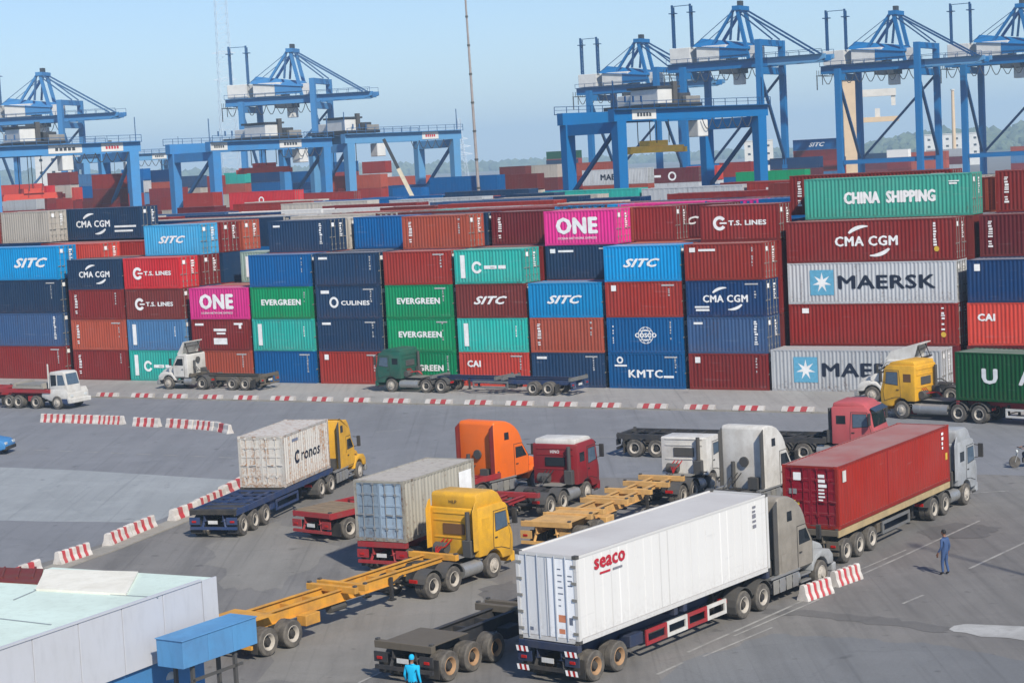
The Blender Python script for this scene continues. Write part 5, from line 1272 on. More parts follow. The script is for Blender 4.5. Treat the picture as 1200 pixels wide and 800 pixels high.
# white dome lamp and blue hood below the box
c = gp(193, 788, 2.6)
t = thing('dome_camera', 'white dome on a bracket under the blue box', 'dome', (c.x, c.y, 0), .6)
mb = MB(); n = 10; rings = 5
for k in range(rings + 1):
    a = R_(90 * k / rings)
    for i in range(n * 2): mb.v.append((.32 * math.cos(a) * math.cos(math.pi * i / n), .32 * math.cos(a) * math.sin(math.pi * i / n), 2.45 + .3 * math.sin(a)))
mb.f = [(k * 2 * n + i, k * 2 * n + (i + 1) % (2 * n), (k + 1) * 2 * n + (i + 1) % (2 * n), (k + 1) * 2 * n + i) for k in range(rings) for i in range(2 * n)]; mb.m = [0] * len(mb.f)
mb.build('dome', PT['white'], t, smooth=True)
MB().cyl((0, 0, 0), (0, 0, 2.45), .05, 8).build('post', DGREY, t); MB().cyl((0, 0, 2.40), (0, 0, 2.46), .34, 16).build('collar', BASEB, t)

# lamp post outside the frame whose shadow crosses the yard
pa, pb = gp(1040, 645), gp(1200, 680); u_ = (pb - pa).normalized(); base = pb + u_ * 6.0; hp = (base - pa).length * math.tan(SUN_EL)
t = thing('lamp_post', 'grey lamp post standing just outside the right picture edge', 'lamp post', base)
MB().cyl((0, 0, 0), (0, 0, hp), .12, 10, .07).build('post', DGREY, t); MB().box(-.16, .16, -.5, .5, hp + .001, hp + .12).build('lamp_head', DGREY, t)

# ------------------------------------------------------------------ people
SKIN = plain('skin', (150, 105, 80), .6); HAIR = plain('black_hair', (28, 26, 26), .7); OVER = paint('blue_overall', (62, 92, 140), .8, .2, scale=6); CYAN = paint('cyan_shirt', (0, 190, 240), .8, .1); NAVYC = paint('dark_trousers', (44, 50, 66), .8, .2); BOOT = plain('boots', (36, 32, 30), .7)
def skin_mesh(name, verts, edges, mat, parent, sub=2, root=0):
    me = bpy.data.meshes.new(name); me.from_pydata([v[0] for v in verts], edges, []); o = bpy.data.objects.new(name, me); COL.objects.link(o)
    o.modifiers.new('s', 'SKIN'); sv = me.skin_vertices[0].data if me.skin_vertices else None
    if sv is None:
        bm = bmesh.new(); bm.from_mesh(me); bm.verts.layers.skin.verify(); bm.to_mesh(me); bm.free(); sv = me.skin_vertices[0].data
    for i, v in enumerate(verts):
        r = v[1]; sv[i].radius = (r, r) if isinstance(r, (int, float)) else r; sv[i].use_root = (i == root)
    s = o.modifiers.new('u', 'SUBSURF'); s.levels = sub; s.render_levels = sub
    dg = bpy.context.evaluated_depsgraph_get(); dg.update()
    m2 = bpy.data.meshes.new_from_object(o.evaluated_get(dg)); bpy.data.objects.remove(o)
    m2.materials.clear(); m2.materials.append(mat); m2.polygons.foreach_set('use_smooth', [True] * len(m2.polygons))
    return link(name, m2, parent)
def person(label, loc, rz, top, legs, cap=None, stride=.12, k=1.0, arm_bend=.12, sit=False):
    """faces +x"""
    t = thing('person', label, 'person', loc, rz); t.scale = (k, k, k)
    if not sit:
        a, b_ = stride, -stride
        V = [((0, 0, .95), (.15, .12)), ((0, 0, 1.15), (.145, .105)), ((.0, 0, 1.35), (.17, .115)), ((0, 0, 1.46), (.10, .08)), ((0.01, 0, 1.54), .055), ((.02, 0, 1.60), .06),
             ((.0, .09, .88), .095), ((a * .5 + .03, .10, .50), .065), ((a - .02, .10, .10), .048), ((a + .12, .11, .04), .04),
             ((.0, -.09, .88), .095), ((b_ * .5 + .05, -.10, .50), .065), ((b_ - .02, -.10, .10), .048), ((b_ + .12, -.11, .04), .04),
             ((0, .19, 1.41), .065), ((-.03, .25, 1.14), .045), ((arm_bend, .27, .90), .034), ((arm_bend + .03, .27, .83), .03),
             ((0, -.19, 1.41), .065), ((-.05, -.25, 1.14), .045), ((arm_bend * .2, -.27, .88), .034), ((arm_bend * .2 + .03, -.27, .81), .03)]
    else:
        V = [((0, 0, .78), (.16, .13)), ((.03, 0, .98), (.145, .105)), ((.06, 0, 1.2), (.17, .115)), ((.07, 0, 1.3), (.10, .08)), ((.09, 0, 1.38), .055), ((.1, 0, 1.44), .06),
             ((.06, .1, .78), .095), ((.42, .16, .72), .065), ((.30, .16, .34), .048), ((.42, .17, .30), .04),
             ((.06, -.1, .78), .095), ((.42, -.16, .72), .065), ((.30, -.16, .34), .048), ((.42, -.17, .30), .04),
             ((.06, .19, 1.25), .065), ((.2, .25, 1.05), .045), ((.45, .27, 1.02), .034), ((.5, .27, 1.02), .03),
             ((.06, -.19, 1.25), .065), ((.2, -.25, 1.05), .045), ((.45, -.27, 1.02), .034), ((.5, -.27, 1.02), .03)]
    E_ = [(0, 1), (1, 2), (2, 3), (3, 4), (4, 5), (0, 6), (6, 7), (7, 8), (8, 9), (0, 10), (10, 11), (11, 12), (12, 13), (2, 14), (14, 15), (15, 16), (16, 17), (2, 18), (18, 19), (19, 20), (20, 21)]
    body = skin_mesh('body', V, E_, top, t)
    me = body.data; me.materials.append(legs); me.materials.append(SKIN); me.materials.append(BOOT)
    for p in me.polygons:
        c = p.center; arm = abs(c.y) > .205
        hz = V[17][0][2]
        if c.z > V[4][0][2] - .03: p.material_index = 2
        elif arm and abs(c.z - hz) < .09 and c.x > V[16][0][0] - .3 and c.z < (.95 if not sit else 1.2) and (Vector(c) - Vector(V[17][0])).length < .13 or (arm and (Vector(c) - Vector(V[21][0])).length < .13): p.material_index = 2
        elif c.z < V[9][0][2] + .09 : p.material_index = 3
        elif c.z < V[0][0][2] - .0 and not arm: p.material_index = 1
    hx, hz = V[5][0][0] + .015, V[5][0][2] + .07
    mb = MB(); prof = [(-.115, .045), (-.09, .062), (-.04, .074), (.02, .08), (.07, .07), (.105, .04)]
    n = 14; vs = []
    for z, r in prof:
        for i in range(n):
            a_ = 2 * math.pi * i / n; vs.append((hx + (r * 1.18) * math.cos(a_), r * math.sin(a_) * .95, hz + z))
    fs = [(k_ * n + i, k_ * n + (i + 1) % n, (k_ + 1) * n + (i + 1) % n, (k_ + 1) * n + i) for k_ in range(len(prof) - 1) for i in range(n)] + [tuple(range(n)), tuple(range((len(prof) - 1) * n, len(prof) * n))]
    mb.add(vs, fs); hd = mb.build('head', SKIN, t, smooth=True)
    mb = MB(); mb.bar((hx + .085, 0, hz + .01), (hx + .115, 0, hz - .03), .026, .02)
    for s in (-1, 1): mb.box(hx - .01, hx + .025, s * .078 - .008, s * .078 + .008, hz - .03, hz + .025)
    mb.use(SKIN); mb.m = [0] * len(mb.f); mb.build('nose_and_ears', None, hd)
    mb = MB()
    for s in (-1, 1): mb.box(hx + .082, hx + .090, s * .03 - .012, s * .03 + .012, hz + .012, hz + .022)
    mb.box(hx + .075, hx + .086, -.022, .022, hz - .062, hz - .055); mb.build('eyes_and_mouth', HAIR, hd)
    mb = MB(); vs = []; prof = [(-.03, .080), (.03, .088), (.08, .076), (.118, .045)]
    for z, r in prof:
        for i in range(n):
            a_ = 2 * math.pi * i / n; fwd = max(0, math.cos(a_)); vs.append((hx - .012 + r * 1.18 * math.cos(a_), r * math.sin(a_), hz + z + (fwd * .055 if z < 0 else 0)))
    fs = [(k_ * n + i, k_ * n + (i + 1) % n, (k_ + 1) * n + (i + 1) % n, (k_ + 1) * n + i) for k_ in range(len(prof) - 1) for i in range(n)] + [tuple(range((len(prof) - 1) * n, len(prof) * n))]
    mb.add(vs, fs); mb.build('cap' if cap else 'hair', cap or HAIR, t, smooth=True)
    # hands: palm, four fingers, thumb
    for idx, s in ((17, 1), (21, -1)):
        q = Vector(V[idx][0]); dn = Vector((.15, 0, -1)).normalized() if not sit else Vector((1, 0, -.2)).normalized()
        mb = MB(); mb.bar(q - dn * .02, q + dn * .07, .03, .075, up=(1, 0, 0) if not sit else (0, 1, 0))
        fw = Vector((1, 0, .1)) if not sit else Vector((0, 1, 0))
        for f in range(4): b0 = q + dn * .065 + fw * (-.028 + f * .019); mb.tube([b0, b0 + dn * (.034 + .006 * (f in (1, 2))), b0 + dn * .06 + fw * .006 + Vector((0, -s * .014, 0))], .0085, 6)
        b0 = q + fw * .036; mb.tube([b0, b0 + dn * .035 + fw * .02, b0 + dn * .06 + fw * .018], .0095, 6); mb.build('hand', SKIN, t)
    return t
person('person in blue work clothes standing alone on the right of the yard', gp(1108, 673), 2.3, OVER, OVER, stride=.06)
person('person in a cyan shirt and cap at the bottom edge', gp(485.5, 832), 1.2, CYAN, NAVYC, cap=CYAN, stride=.1)
# motorbike entering from the right edge
h = math.pi + .1; c0 = gp(1203, 547)
t = thing('motorbike', 'dark motorbike at the right picture edge', 'motorbike', c0, h)
for x in (-.62, .62):
    o_ = MB().lathe_y([(.22, -.04), (.29, -.05), (.31, 0), (.29, .05), (.22, .04)], 0, 0, 18).build('wheel', TYRE, t, smooth=True); o_.location = (x, 0, .31)
    mb = MB(); mb.lathe_y([(.225, -.02), (.21, -.02), (.21, .02), (.225, .02)], 0, 0, 18)
    for i in range(6): mb.bar((0, 0, 0), (.21 * math.cos(i * 1.047), 0, .21 * math.sin(i * 1.047)), .02)
    mb.build('rim', ALU, o_)
MB().prism([(-.7, .55), (-.6, .72), (.05, .74), (.2, .55), (.0, .38), (-.3, .38)], -.11, .11).build('body', PT['tblue'], t, bevel=.04)
MB().prism([(-.75, .74), (-.7, .82), (.0, .80), (.05, .75)], -.12, .12).build('saddle', BLACK, t, bevel=.03)
mb = MB(); mb.bar((.62, .06, .31), (.4, .06, .95), .04); mb.bar((.62, -.06, .31), (.4, -.06, .95), .04); mb.build('fork', ALU, t)
mb = MB(); mb.bar((.36, -.33, 1.02), (.36, .33, 1.02), .03); mb.build('handlebar', BLACK, t)
MB().cyl((.45, 0, .85), (.53, 0, .83), .09, 12).build('headlight', LAMP_CLR, t); MB().box(-.15, .2, -.1, .1, .25, .5).build('engine', DGREY, t)
person('rider in dark clothes on the motorbike at the right edge', c0 + Vector((math.cos(h), math.sin(h), 0)) * -.28 + Vector((0, 0, .0)), h, NAVYC, NAVYC, cap=BLACK, sit=True)
# ------------------------------------------------------------------ far yard
FARG = 'containers in the far yard below the cranes'
def front_top(px):                                         # top of what stands in front, picture row
    return 248 if px < 250 else 240 - (px - 250) * .045 if px < 640 else 224 - (px - 640) * .03 if px < 930 else 200
FCOL = ['maroon', 'red', 'brick', 'blue', 'brown', 'plum', 'red', 'maroon', 'grey', 'brick', 'dnavy', 'steel', 'brown', 'beige']
FR2 = random.Random(21)
def hor_at(px): return HOR + (px - 600) * ROLL
def far(label, xl, xr, yt, hpx, c, logo=None, L=None, yb=None, rz=-AL, H=HB):
    Y0 = F_PX * H / hpx; dl = hor_at(xl) - yt; best = None
    for n in range(3, 9):                                  # whole tiers from the ground up
        if abs(dl) < .8: break
        Y = (H * n - CAM_H) * F_PX / dl
        if Y > 150 and abs(math.log(Y / Y0)) < .3 and (best is None or abs(math.log(Y / Y0)) < abs(math.log(best[0] / Y0))): best = (Y, n)
    Y = best[0] if best else Y0
    p = at_depth(xl, yt, Y)
    if L is None:
        k = (xr - xl) / (F_PX / Y); L = L40 if k > 7 else L20
    dd = Vector((math.cos(rz), math.sin(rz), 0)); nn = Vector((-dd.y, dd.x, 0)); z = p.z - H
    pos = lambda zz: Vector((p.x, p.y, zz)) + dd * (L / 2) + nn * 1.22
    o = container(label, pos(z), rz, L, H, P[c], 0 if not logo else 1, logo, group=FARG, marks=False)
    i = 1; words = ['', 'directly under', 'second under', 'third under', 'fourth under', 'fifth under']
    while z - H * i > -1.5 and i < 4 and proj(pos(z - H * (i - 1)))[1] < front_top(xl) + 4:
        cc = FR2.choice(FCOL); lab = f'{CN[cc]} container {words[i]} the {label}'.split(); lab = ' '.join(lab[:16])
        container(lab, pos(max(0, z - H * i)), rz, L, H, P[cc], 0, group=FARG); i += 1
    return o
far('bright red long container under the left steel portal, left one', 268, 345, 226, 20, 'bright', lambda p, L, H: p.ring(WHITE, 0, H * .5, .3, .5))
far('dark red long container right of the bright red one under the portal', 347, 440, 227, 19, 'dred', lambda p, L, H: p.rect(WHITE, -L / 2 + 1, -L / 2 + 1.6, H * .6, H * .85))
far('red container end left of the bright red one', 214, 245, 227, 19, 'red', L=L20)
far('blue container end below the slanted boom', 460, 478, 221, 13.5, 'blue', L=L20)
far('rosy container row end under the pale portal, left', 384, 440, 207, 14, 'brick'); far('rosy container under the pale portal, right', 442, 500, 208, 14, 'brick')
far('long blue container beside the tall lamp mast', 503, 585, 208.5, 19.5, 'blue'); far('pale blue end right of the long blue one', 577, 592, 207, 18, 'lsky', L=L20)
far('brown container right of the lamp mast', 590, 640, 205, 19, 'brown'); far('white container end right of the brown one', 632, 650, 204, 15, 'grey', L=L20)
far('red container left of the blue portal leg', 640, 656, 203, 15, 'red', L=L20); far('rosy container behind the left portal leg', 664, 682, 202, 15, 'orange', L=L20)
far('grey container with navy letters between the portal legs', 682, 735, 200, 18, 'grey', lambda p, L, H: p.text(PRINT_NAVY, 'MAERSK', 0, H * .5, 5.2, 1.0, .04))
far('dark red container with white ring under the big portal', 745, 806, 199, 17, 'plum', lambda p, L, H: (p.ring(WHITE, 1.0, H * .45, .5, .8), p.rect(WHITE, -2.5, -1.2, H * .4, H * .55)))
far('red container right of the dark red one under the portal', 804, 832, 195.5, 17, 'orange', L=L20); far('red container end right of the portal', 843, 862, 191, 17, 'red', L=L20)
far('small pale blue container right of the portal leg', 861, 875, 190, 15, 'lsky', L=L20); far('green container roof behind the front wall', 862, 921, 202, 17, 'green')
far('blue container under the right portal leg', 902, 940, 186, 13, 'dnavy'); far('navy container behind the big right stack', 940, 1000, 186, 13, 'dnavy')
far('dark green container far behind the left portal leg, upper', 640, 690, 178, 9, 'dgreen'); far('dark container far behind the left portal leg, lower', 640, 690, 188, 9, 'navy')
far('brown container end on the right stack', 948, 960, 187, 13, 'brown', L=L20)
far('sky blue long container with white word high between the cranes', 929, 988, 164.5, 13.5, 'blue', lambda p, L, H: p.text(WHITE, 'SITC', 0, H * .5, 4.0, 1.0, .03, .4))
far('grey container below the sky blue high one', 929, 985, 178, 9, 'grey')
far('white container under the right crane', 1039, 1066, 176, 11, 'white'); far('pale container row beyond the right crane', 1085, 1110, 176, 9, 'grey'); far('rosy container at the right edge under the crane', 1184, 1230, 172, 9, 'brick')
far('dark container under the right crane', 1000, 1040, 181, 9, 'navy'); far('brick container by the right crane leg', 1062, 1092, 179, 9, 'brick')
far('brown container by the left portal leg', 55, 80, 203, 15, 'brown', L=L20); far('red container right of the left portal leg', 107, 128, 205, 18, 'red', L=L20); far('dark red container under the left portal', 100, 140, 229, 12, 'maroon')
far('blue container between the two left portals, upper', 142, 170, 199, 14, 'blue', L=L20); far('blue container between the two left portals, lower', 142, 172, 213, 14, 'cosco', L=L20); far('blue container left of the second portal leg', 172, 196, 200, 14, 'dnavy', L=L20)
far('red container between the two left portals', 160, 200, 222, 14, 'maroon'); far('grey container behind the second portal', 208, 240, 207, 14, 'indigo'); far('red container behind the second portal', 232, 262, 207, 13, 'red', L=L20)
far('blue container behind the second portal', 285, 330, 202, 13, 'dnavy'); far('blue container right part behind the second portal', 330, 378, 202, 13, 'blue'); far('green container behind the second portal', 262, 286, 203, 13, 'teal', L=L20)
far('blue container behind the pale portal', 390, 420, 190, 12, 'blue', L=L20); far('red container behind the pale portal', 424, 440, 190, 12, 'red', L=L20)
far('blue container beside the left crane', 84, 104, 205, 14, 'steel', L=L20)
for i, (a, b_, y, c) in enumerate(((-12, 30, 218, 'orange'), (28, 64, 219, 'bright'), (60, 95, 221, 'orange'))): far(f'{["orange-red", "bright red", "red"][i]} spreader high container, {["first", "second", "third"][i]} from the left edge under the portal', a, b_, y, 15, c)
far('long white container under the left portal at the edge', -20, 92, 233, 14, 'white', L=L40)

def far_row(tag_, px0, px1, Y, tiers, gap, seed, mass=False):
    mb = MB()
    rr = random.Random(seed); px = px0; k = 0; words = ['ground', 'second', 'third', 'fourth', 'fifth', 'sixth']
    while px < px1:
        n = tiers + rr.choice((-1, 0, 0, 0, 1)); L = L40 if rr.random() < .7 else L20; a = at_depth(px, 210, Y); k += 1
        for i in range(n - 2, n):
            c = rr.choice(FCOL); q = Vector((a.x, a.y, i * HB)) + DX * (L / 2)
            if proj(q + Vector((0, 0, HB)))[1] > front_top(px) + 3: continue
            if mass: bulk(mb, q - DX * (L / 2), L, c); continue
            container(f'{CN[c]} container, {words[i]} tier, {ORDN[k - 1]} pile from left in {tag_}', q, -AL, L, HB, P[c], 0, group=FARG)
        px = proj(Vector((a.x, a.y, 10)) + DX * (L + gap))[0]
    if mass: o = mb.build('container_mass', None, fix=False); o['kind'] = 'stuff'
NUMW = 'zero one two three four five six seven eight nine ten eleven twelve thirteen fourteen fifteen sixteen seventeen eighteen nineteen twenty'.split() + [f'{a} {b}' for a in ('twenty', 'thirty', 'forty') for b in 'one two three four five six seven eight nine ten'.split()]
far_row('the farther yard row', -60, 900, 400, 5, 1.2, 4, True)
far_row('the nearer yard row', -60, 660, 310, 4, 1.5, 8)

# ------------------------------------------------------------------ quay cranes
def sts(label, px_apex, py_girder, Y, yaw, cols=(CBLUE, CBLUE_D)):
    A, D = cols; g = at_depth(px_apex, py_girder, Y); ca, sa = math.cos(yaw), math.sin(yaw)
    ax, ay = 11.8, 6.75
    base = Vector((g.x - ax * ca + ay * sa, g.y - ax * sa - ay * ca, 0))
    t = thing('quay_crane', label, 'crane', base, yaw, 'blue quay cranes along the river'); k = g.z / 36.0; t.scale = (1, 1, k)
    G = 19.0; Wd = 13.5
    for x in (0, G):
        for y in (0, Wd):
            MB().bar((x, y, 1.6), (x, y, 36 if x == 0 else 41), 1.5, 1.3, up=(1, 0, 0), w2=1.3).build('leg', A, t)
            b_ = MB(); b_.box(x - .7, x + .7, y - 2.2, y + 2.2, .9, 1.6)
            for q in (-1.6, -.6, .6, 1.6): b_.cyl((x - .2, y + q, .45), (x + .2, y + q, .45), .45, 10)
            b_.build('bogie', CDARK, t)
        MB().box(x - .6, x + .6, .8, Wd - .8, 3.0, 4.4).build('sill_beam', A, t)
        MB().box(x - .5, x + .5, .7, Wd - .7, 33.2, 34.8).build('portal_beam', A, t)
        MB().bar((x, .6, 33), (x, Wd - .6, 14), .6).build('brace', D, t)
    MB().box(G - .5, G + .5, .7, Wd - .7, 39.6, 41).build('portal_beam', A, t)
    for y in (0, Wd):
        MB().box(.8, G - .8, y - .35, y + .35, 12.6, 13.6).build('tie_beam', A, t)
    MB().bar((.6, Wd, 14), (G - .6, Wd, 33), .5).build('brace', D, t)
    for y in (ay - 2.6, ay + 2.6):
        MB().box(-5.5, G + .5, y - .55, y + .55, 35.0, 37.0).build('girder', A, t)
        mb = MB(); mb.prism([(G + .51, 35.2), (31, 35.2), (33.2, 35.9), (33.2, 36.9), (G + .51, 36.9)], y - .5, y + .5); mb.build('boom', CBLUE_L if cols[0] is CBLUE else A, t)  # booms in the paler blue, haze put into their colour
        mb = MB()
        for x0, x1 in ((-5.5, 32.8),):
            mb.bar((x0, y + (1.2 if y > ay else -1.2), 38.0), (x1, y + (1.2 if y > ay else -1.2), 38.0), .1)
            n = 14
            for i in range(n + 1): xx = x0 + (x1 - x0) * i / n; yy = y + (1.2 if y > ay else -1.2); mb.bar((xx, yy, 36.8), (xx, yy, 38.0), .09)
        mb.box(-5.5, 32.8, *sorted((y + (.56 if y > ay else -.56), y + (1.3 if y > ay else -1.3))), 36.8, 36.9); mb.build('walkway', D, t)
    for x in (-5.3, 4.5, 12, 26, 32.5): MB().box(x - .3, x + .3, ay - 2.0, ay + 2.0, 35.4, 36.6).build('girder_tie', A, t)
    # A frame and stays
    for y in (ay - 2.2, ay + 2.2):
        MB().bar((14.6, y, 37), (12.2, y, 48.5), .75).build('frame_post', A, t)
        MB().bar((3.8, y, 38.0), (11.6, y, 48.8), .6).build('frame_strut', A, t)
        MB().bar((10.2, y, 41.5), (11.0, y, 48.0), .45).build('frame_strut', D, t)
        mb = MB(); mb.bar((12.2, y, 48.6), (30.5, y, 37.0), .38); mb.build('boom_stay', D, t)
        mb = MB(); mb.bar((12.2, y, 48.0), (20.5, y, 41.0), .3); mb.build('boom_stay', D, t)
        mb = MB(); mb.bar((11.6, y, 48.4), (-4, y, 37.5), .14); mb.build('back_stay', D, t)
    MB().box(11.2, 13.0, ay - 2.9, ay + 2.9, 48.2, 49.2).build('apex_beam', A, t); MB().box(11.6, 12.5, ay - .8, ay + .8, 49.21, 50.4).build('sheave_house', CDARK, t)
    # houses
    MB().box(2.2, 9.5, ay - 3.6, ay + 3.6, 37.1, 40.6).build('machinery_house', CWHITE, t, bevel=.08, segs=1)
    mb = MB(); mb.add([(1.6, ay - 4, 40.62), (15.0, ay - 4, 39.2), (15.0, ay + 4, 39.2), (1.6, ay + 4, 40.62), (1.9, ay, 42.6), (15, ay, 40.6)], [(0, 1, 5, 4), (3, 4, 5, 2), (0, 4, 3), (1, 2, 5), (0, 3, 2, 1)]); mb.build('house_roof', A, t)
    MB().plate([(8, ay - 3.62, 37.4), (15, ay - 3.62, 37.4), (15, ay - 3.62, 39.2), (8, ay - 3.62, 40.2)], (0, -1, 0), .06).build('house_side', A, t)
    MB().box(-4.8, .4, ay - 3.2, ay + 3.2, 37.1, 40.6).build('counterweight_house', CWHITE, t, bevel=.08, segs=1); MB().box(14.5, 17.2, ay - 2.0, ay + 1.0, 37.1, 40.0).build('drive_cabin', CWHITE, t)
    for x in (-4.0, .6):
        mb = MB(); mb.bar((x, ay - 2.6, 40.7), (x, ay - 2.6, 50.6), .4); mb.bar((x, ay - 1.6, 40.7), (x, ay - 1.6, 50.2), .25)
        for i in range(7): mb.bar((x, ay - 2.6, 41.2 + i * 1.3), (x, ay - 1.6, 41.9 + i * 1.3), .12)
        mb.box(x - .8, x + .8, ay - 2.9, ay - 1.4, 48.6, 48.8); mb.build('aerial_mast', D, t)
    mb = MB(); mb.bar((-4, ay - 2.6, 50.3), (.6, ay - 2.6, 50.3), .16); mb.build('mast_link', D, t)
    # trolley, cabin, hanging cable loops
    MB().box(7.5, 12.0, ay - 3.2, ay + 3.2, 34.0, 35.0).build('trolley', CDARK, t); MB().box(10, 12.2, ay - 1.0, ay + 1.4, 31.4, 33.9).build('driver_cabin', CWHITE, t, bevel=.1, segs=1)
    mb = MB()
    for i in range(9):
        x0 = -5 + i * 2.6; pts = [(x0 + 2.6 * q / 5, ay - 3.4, 35 - 2.6 * math.sin(math.pi * q / 5)) for q in range(6)]; mb.tube(pts, .10, 4)
    mb.build('festoon_cable', CDARK, t)
    mb = MB(); mb.box(-6.6, -5.2, ay - 3.5, ay + 3.5, 34.6, 34.75)
    for i in range(6): mb.bar((-6.4, ay - 3.4 + i * 1.3, 34.7), (-6.4, ay - 3.4 + i * 1.3, 36.0), .1)
    mb.bar((-6.4, ay - 3.4, 31.2), (-6.4, ay - 3.4, 34.6), .2); mb.bar((-5.2, ay - 3.0, 32.4), (-5.2, ay - 3.0, 35), .15); mb.build('end_platform', CDARK, t)
    mb = MB()
    for i in range(24): mb.box(-.75, -.2, Wd + .8, Wd + 1.8, 4.5 + i * 1.2, 4.6 + i * 1.2)
    for xx, yy in ((-.75, Wd + .85), (-.75, Wd + 1.75)): mb.bar((xx, yy, 4), (xx, yy, 33.5), .12)
    mb.build('stair_tower', D, t)
    return t
sts('blue quay crane at the far right edge', 1198, 69, 455, -AL)
sts('blue quay crane with pale tower behind it, right of centre', 1050.7, 77, 455, -AL)
sts('tall blue quay crane behind the large portal, its boom pointing right', 869, 75.5, 455, -AL)
sts('blue quay crane behind the left half of the large portal', 753, 103, 500, -AL)
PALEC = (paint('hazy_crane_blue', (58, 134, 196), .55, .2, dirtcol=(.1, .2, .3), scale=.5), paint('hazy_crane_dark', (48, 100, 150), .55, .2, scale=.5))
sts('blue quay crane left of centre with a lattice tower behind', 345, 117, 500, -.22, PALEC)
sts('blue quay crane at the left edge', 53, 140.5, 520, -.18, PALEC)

# ------------------------------------------------------------------ yard portal cranes
def rtg(label, px, py_top, Y, yaw, span, wb, sprd, trol=.45, cols=(CBLUE, CBLUE_D), signs=(), sp_drop=8.0):
    A, D = cols; g = at_depth(px, py_top, Y); t = thing('portal_crane', label, 'crane', (g.x, g.y, 0), yaw, 'rubber tyred portal cranes in the yard'); k = g.z / 23.4; t.scale = (1, 1, k)
    for x in (0, span):
        for y in (0, wb):
            MB().bar((x, y, 2.2), (x, y, 21.6), 1.25, 1.5, up=(1, 0, 0), w2=1.5, h2=1.7).build('leg', A, t)
            for q in (-1.0, 1.0):
                o_ = MB().lathe_y([(.4, -.3), (.72, -.3), (.76, -.2), (.76, .2), (.72, .3), (.4, .3)], 0, 0, 14).build('wheel', TYRE, t); o_.location = (x, y + q, .76); o_.rotation_euler = (0, 0, math.pi / 2)
        MB().box(x - .6, x + .6, -1.4, wb + 1.4, 1.3, 2.2).build('sill_beam', A, t)
        MB().box(x - .55, x + .55, .76, wb - .76, 20.0, 21.6).build('end_beam', A, t)
        MB().bar((x, .7, 20.5), (x, wb - .7, 11.5), .5).build('brace', D, t); MB().bar((x, wb - .7, 11), (x, .7, 3), .5).build('brace', D, t)
        MB().box(x - .2, x + .2, .7, wb - .7, 11.0, 11.5).build('tie_beam', A, t)
    for y in (0, wb):
        MB().box(-1.3, span + 1.3, y - .7, y + .7, 21.61, 23.4).build('girder', A, t)
        mb = MB(); yy = y + (1.4 if y else -1.4)
        mb.box(-1.3, span + 1.3, *sorted((y + (.71 if y else -.71), yy)), 23.2, 23.3)
        for i in range(14): xx = -1.2 + (span + 2.4) * i / 13; mb.bar((xx, yy, 23.3), (xx, yy, 24.4), .08)
        mb.bar((-1.2, yy, 24.4), (span + 1.2, yy, 24.4), .09); mb.bar((-1.2, yy, 23.9), (span + 1.2, yy, 23.9), .06); mb.build('walkway', D, t)
    for (x0, x1, c) in signs:
        MB().box(x0, x1, -.78, -.705, 21.8, 23.2).build('sign_plate', CWHITE, t)
        mb = MB().use(c); cx = (x0 + x1) / 2; ww = (x1 - x0) * .3; rr = random.Random(int(x0 * 10))
        for i in range(5): a_ = cx - ww + i * ww * .42; mb.add([(a_, -.79, 22.2), (a_ + ww * .3, -.79, 22.2), (a_ + ww * .3, -.79, 22.2 + rr.uniform(.4, .6)), (a_, -.79, 22.75)], [(0, 1, 2, 3)])
        mb.build('marking', None, t, fix=False)['kind'] = 'stuff'
    tx = span * trol
    MB().box(tx - 4, tx + 4, -.6, wb + .6, 23.45, 24.0).build('trolley', CDARK, t)
    MB().box(tx - 3.6, tx - .4, .4, wb * .55, 24.01, 26.2).build('machinery_house', CWHITE, t, bevel=.08, segs=1); MB().box(tx + .6, tx + 3.0, .6, wb * .6, 24.01, 25.5).build('winch', CDARK, t, bevel=.1, segs=1)
    MB().box(tx - 3.8, tx + .6, .2, wb * .6, 26.25, 26.6).build('house_roof', CDARK, t); MB().box(tx - 2.2, tx + .4, wb * .58, wb * .95, 24.01, 25.6).build('switch_box', CWHITE, t, bevel=.06, segs=1); MB().box(tx - .9, tx - .1, .0, .6, 24.01, 27.2).build('resistor_stack', DGREY, t); MB().box(tx + 1.2, tx + 4.0, -.4, .5, 24.01, 25.0).build('cable_reel', GREYST, t, bevel=.1)
    MB().cyl((tx + 2, wb * .7, 24.8), (tx + 2, wb * .95, 24.8), .7, 12).build('cable_drum', CDARK, t)
    MB().box(tx + 3.2, tx + 5.2, -.5, 1.8, 18.9, 21.4).build('driver_cabin', CWHITE, t, bevel=.12, segs=1)
    zs = 23.4 - sp_drop
    for x in (-1.2, 1.2):
        for y in (.32, .68): MB().bar((tx + x, wb * y, zs + 1.4), (tx + x, wb * y, 23.4), .1).build('hoist_rope', CDARK, t)
    mb = MB(); mb.box(tx - 5.2, tx + 5.2, wb / 2 - .9, wb / 2 + .9, zs, zs + 1.0); mb.box(tx - 1.8, tx + 1.8, wb / 2 - 1.2, wb / 2 + 1.2, zs + 1.01, zs + 1.8)
    for x in (-5.3, 5.3): mb.box(tx + x - .25, tx + x + .25, wb / 2 - 1.2, wb / 2 + 1.2, zs - .1, zs + .7)
    mb.build('spreader', sprd, t)
    mb = MB()
    for x in (-.5, .5, 0.0): mb.bar((span * .1 + x * 3, -.2, 24.3), (span * .1 + x * 3, -.2, 25.2), .2)
    mb.bar((span + .8, 0, 23.4), (span + .8, 0, 27.5), .12); mb.bar((-.8, 0, 23.4), (-.8, 0, 27.5), .12); mb.build('aerial', D, t)
    mb = MB()
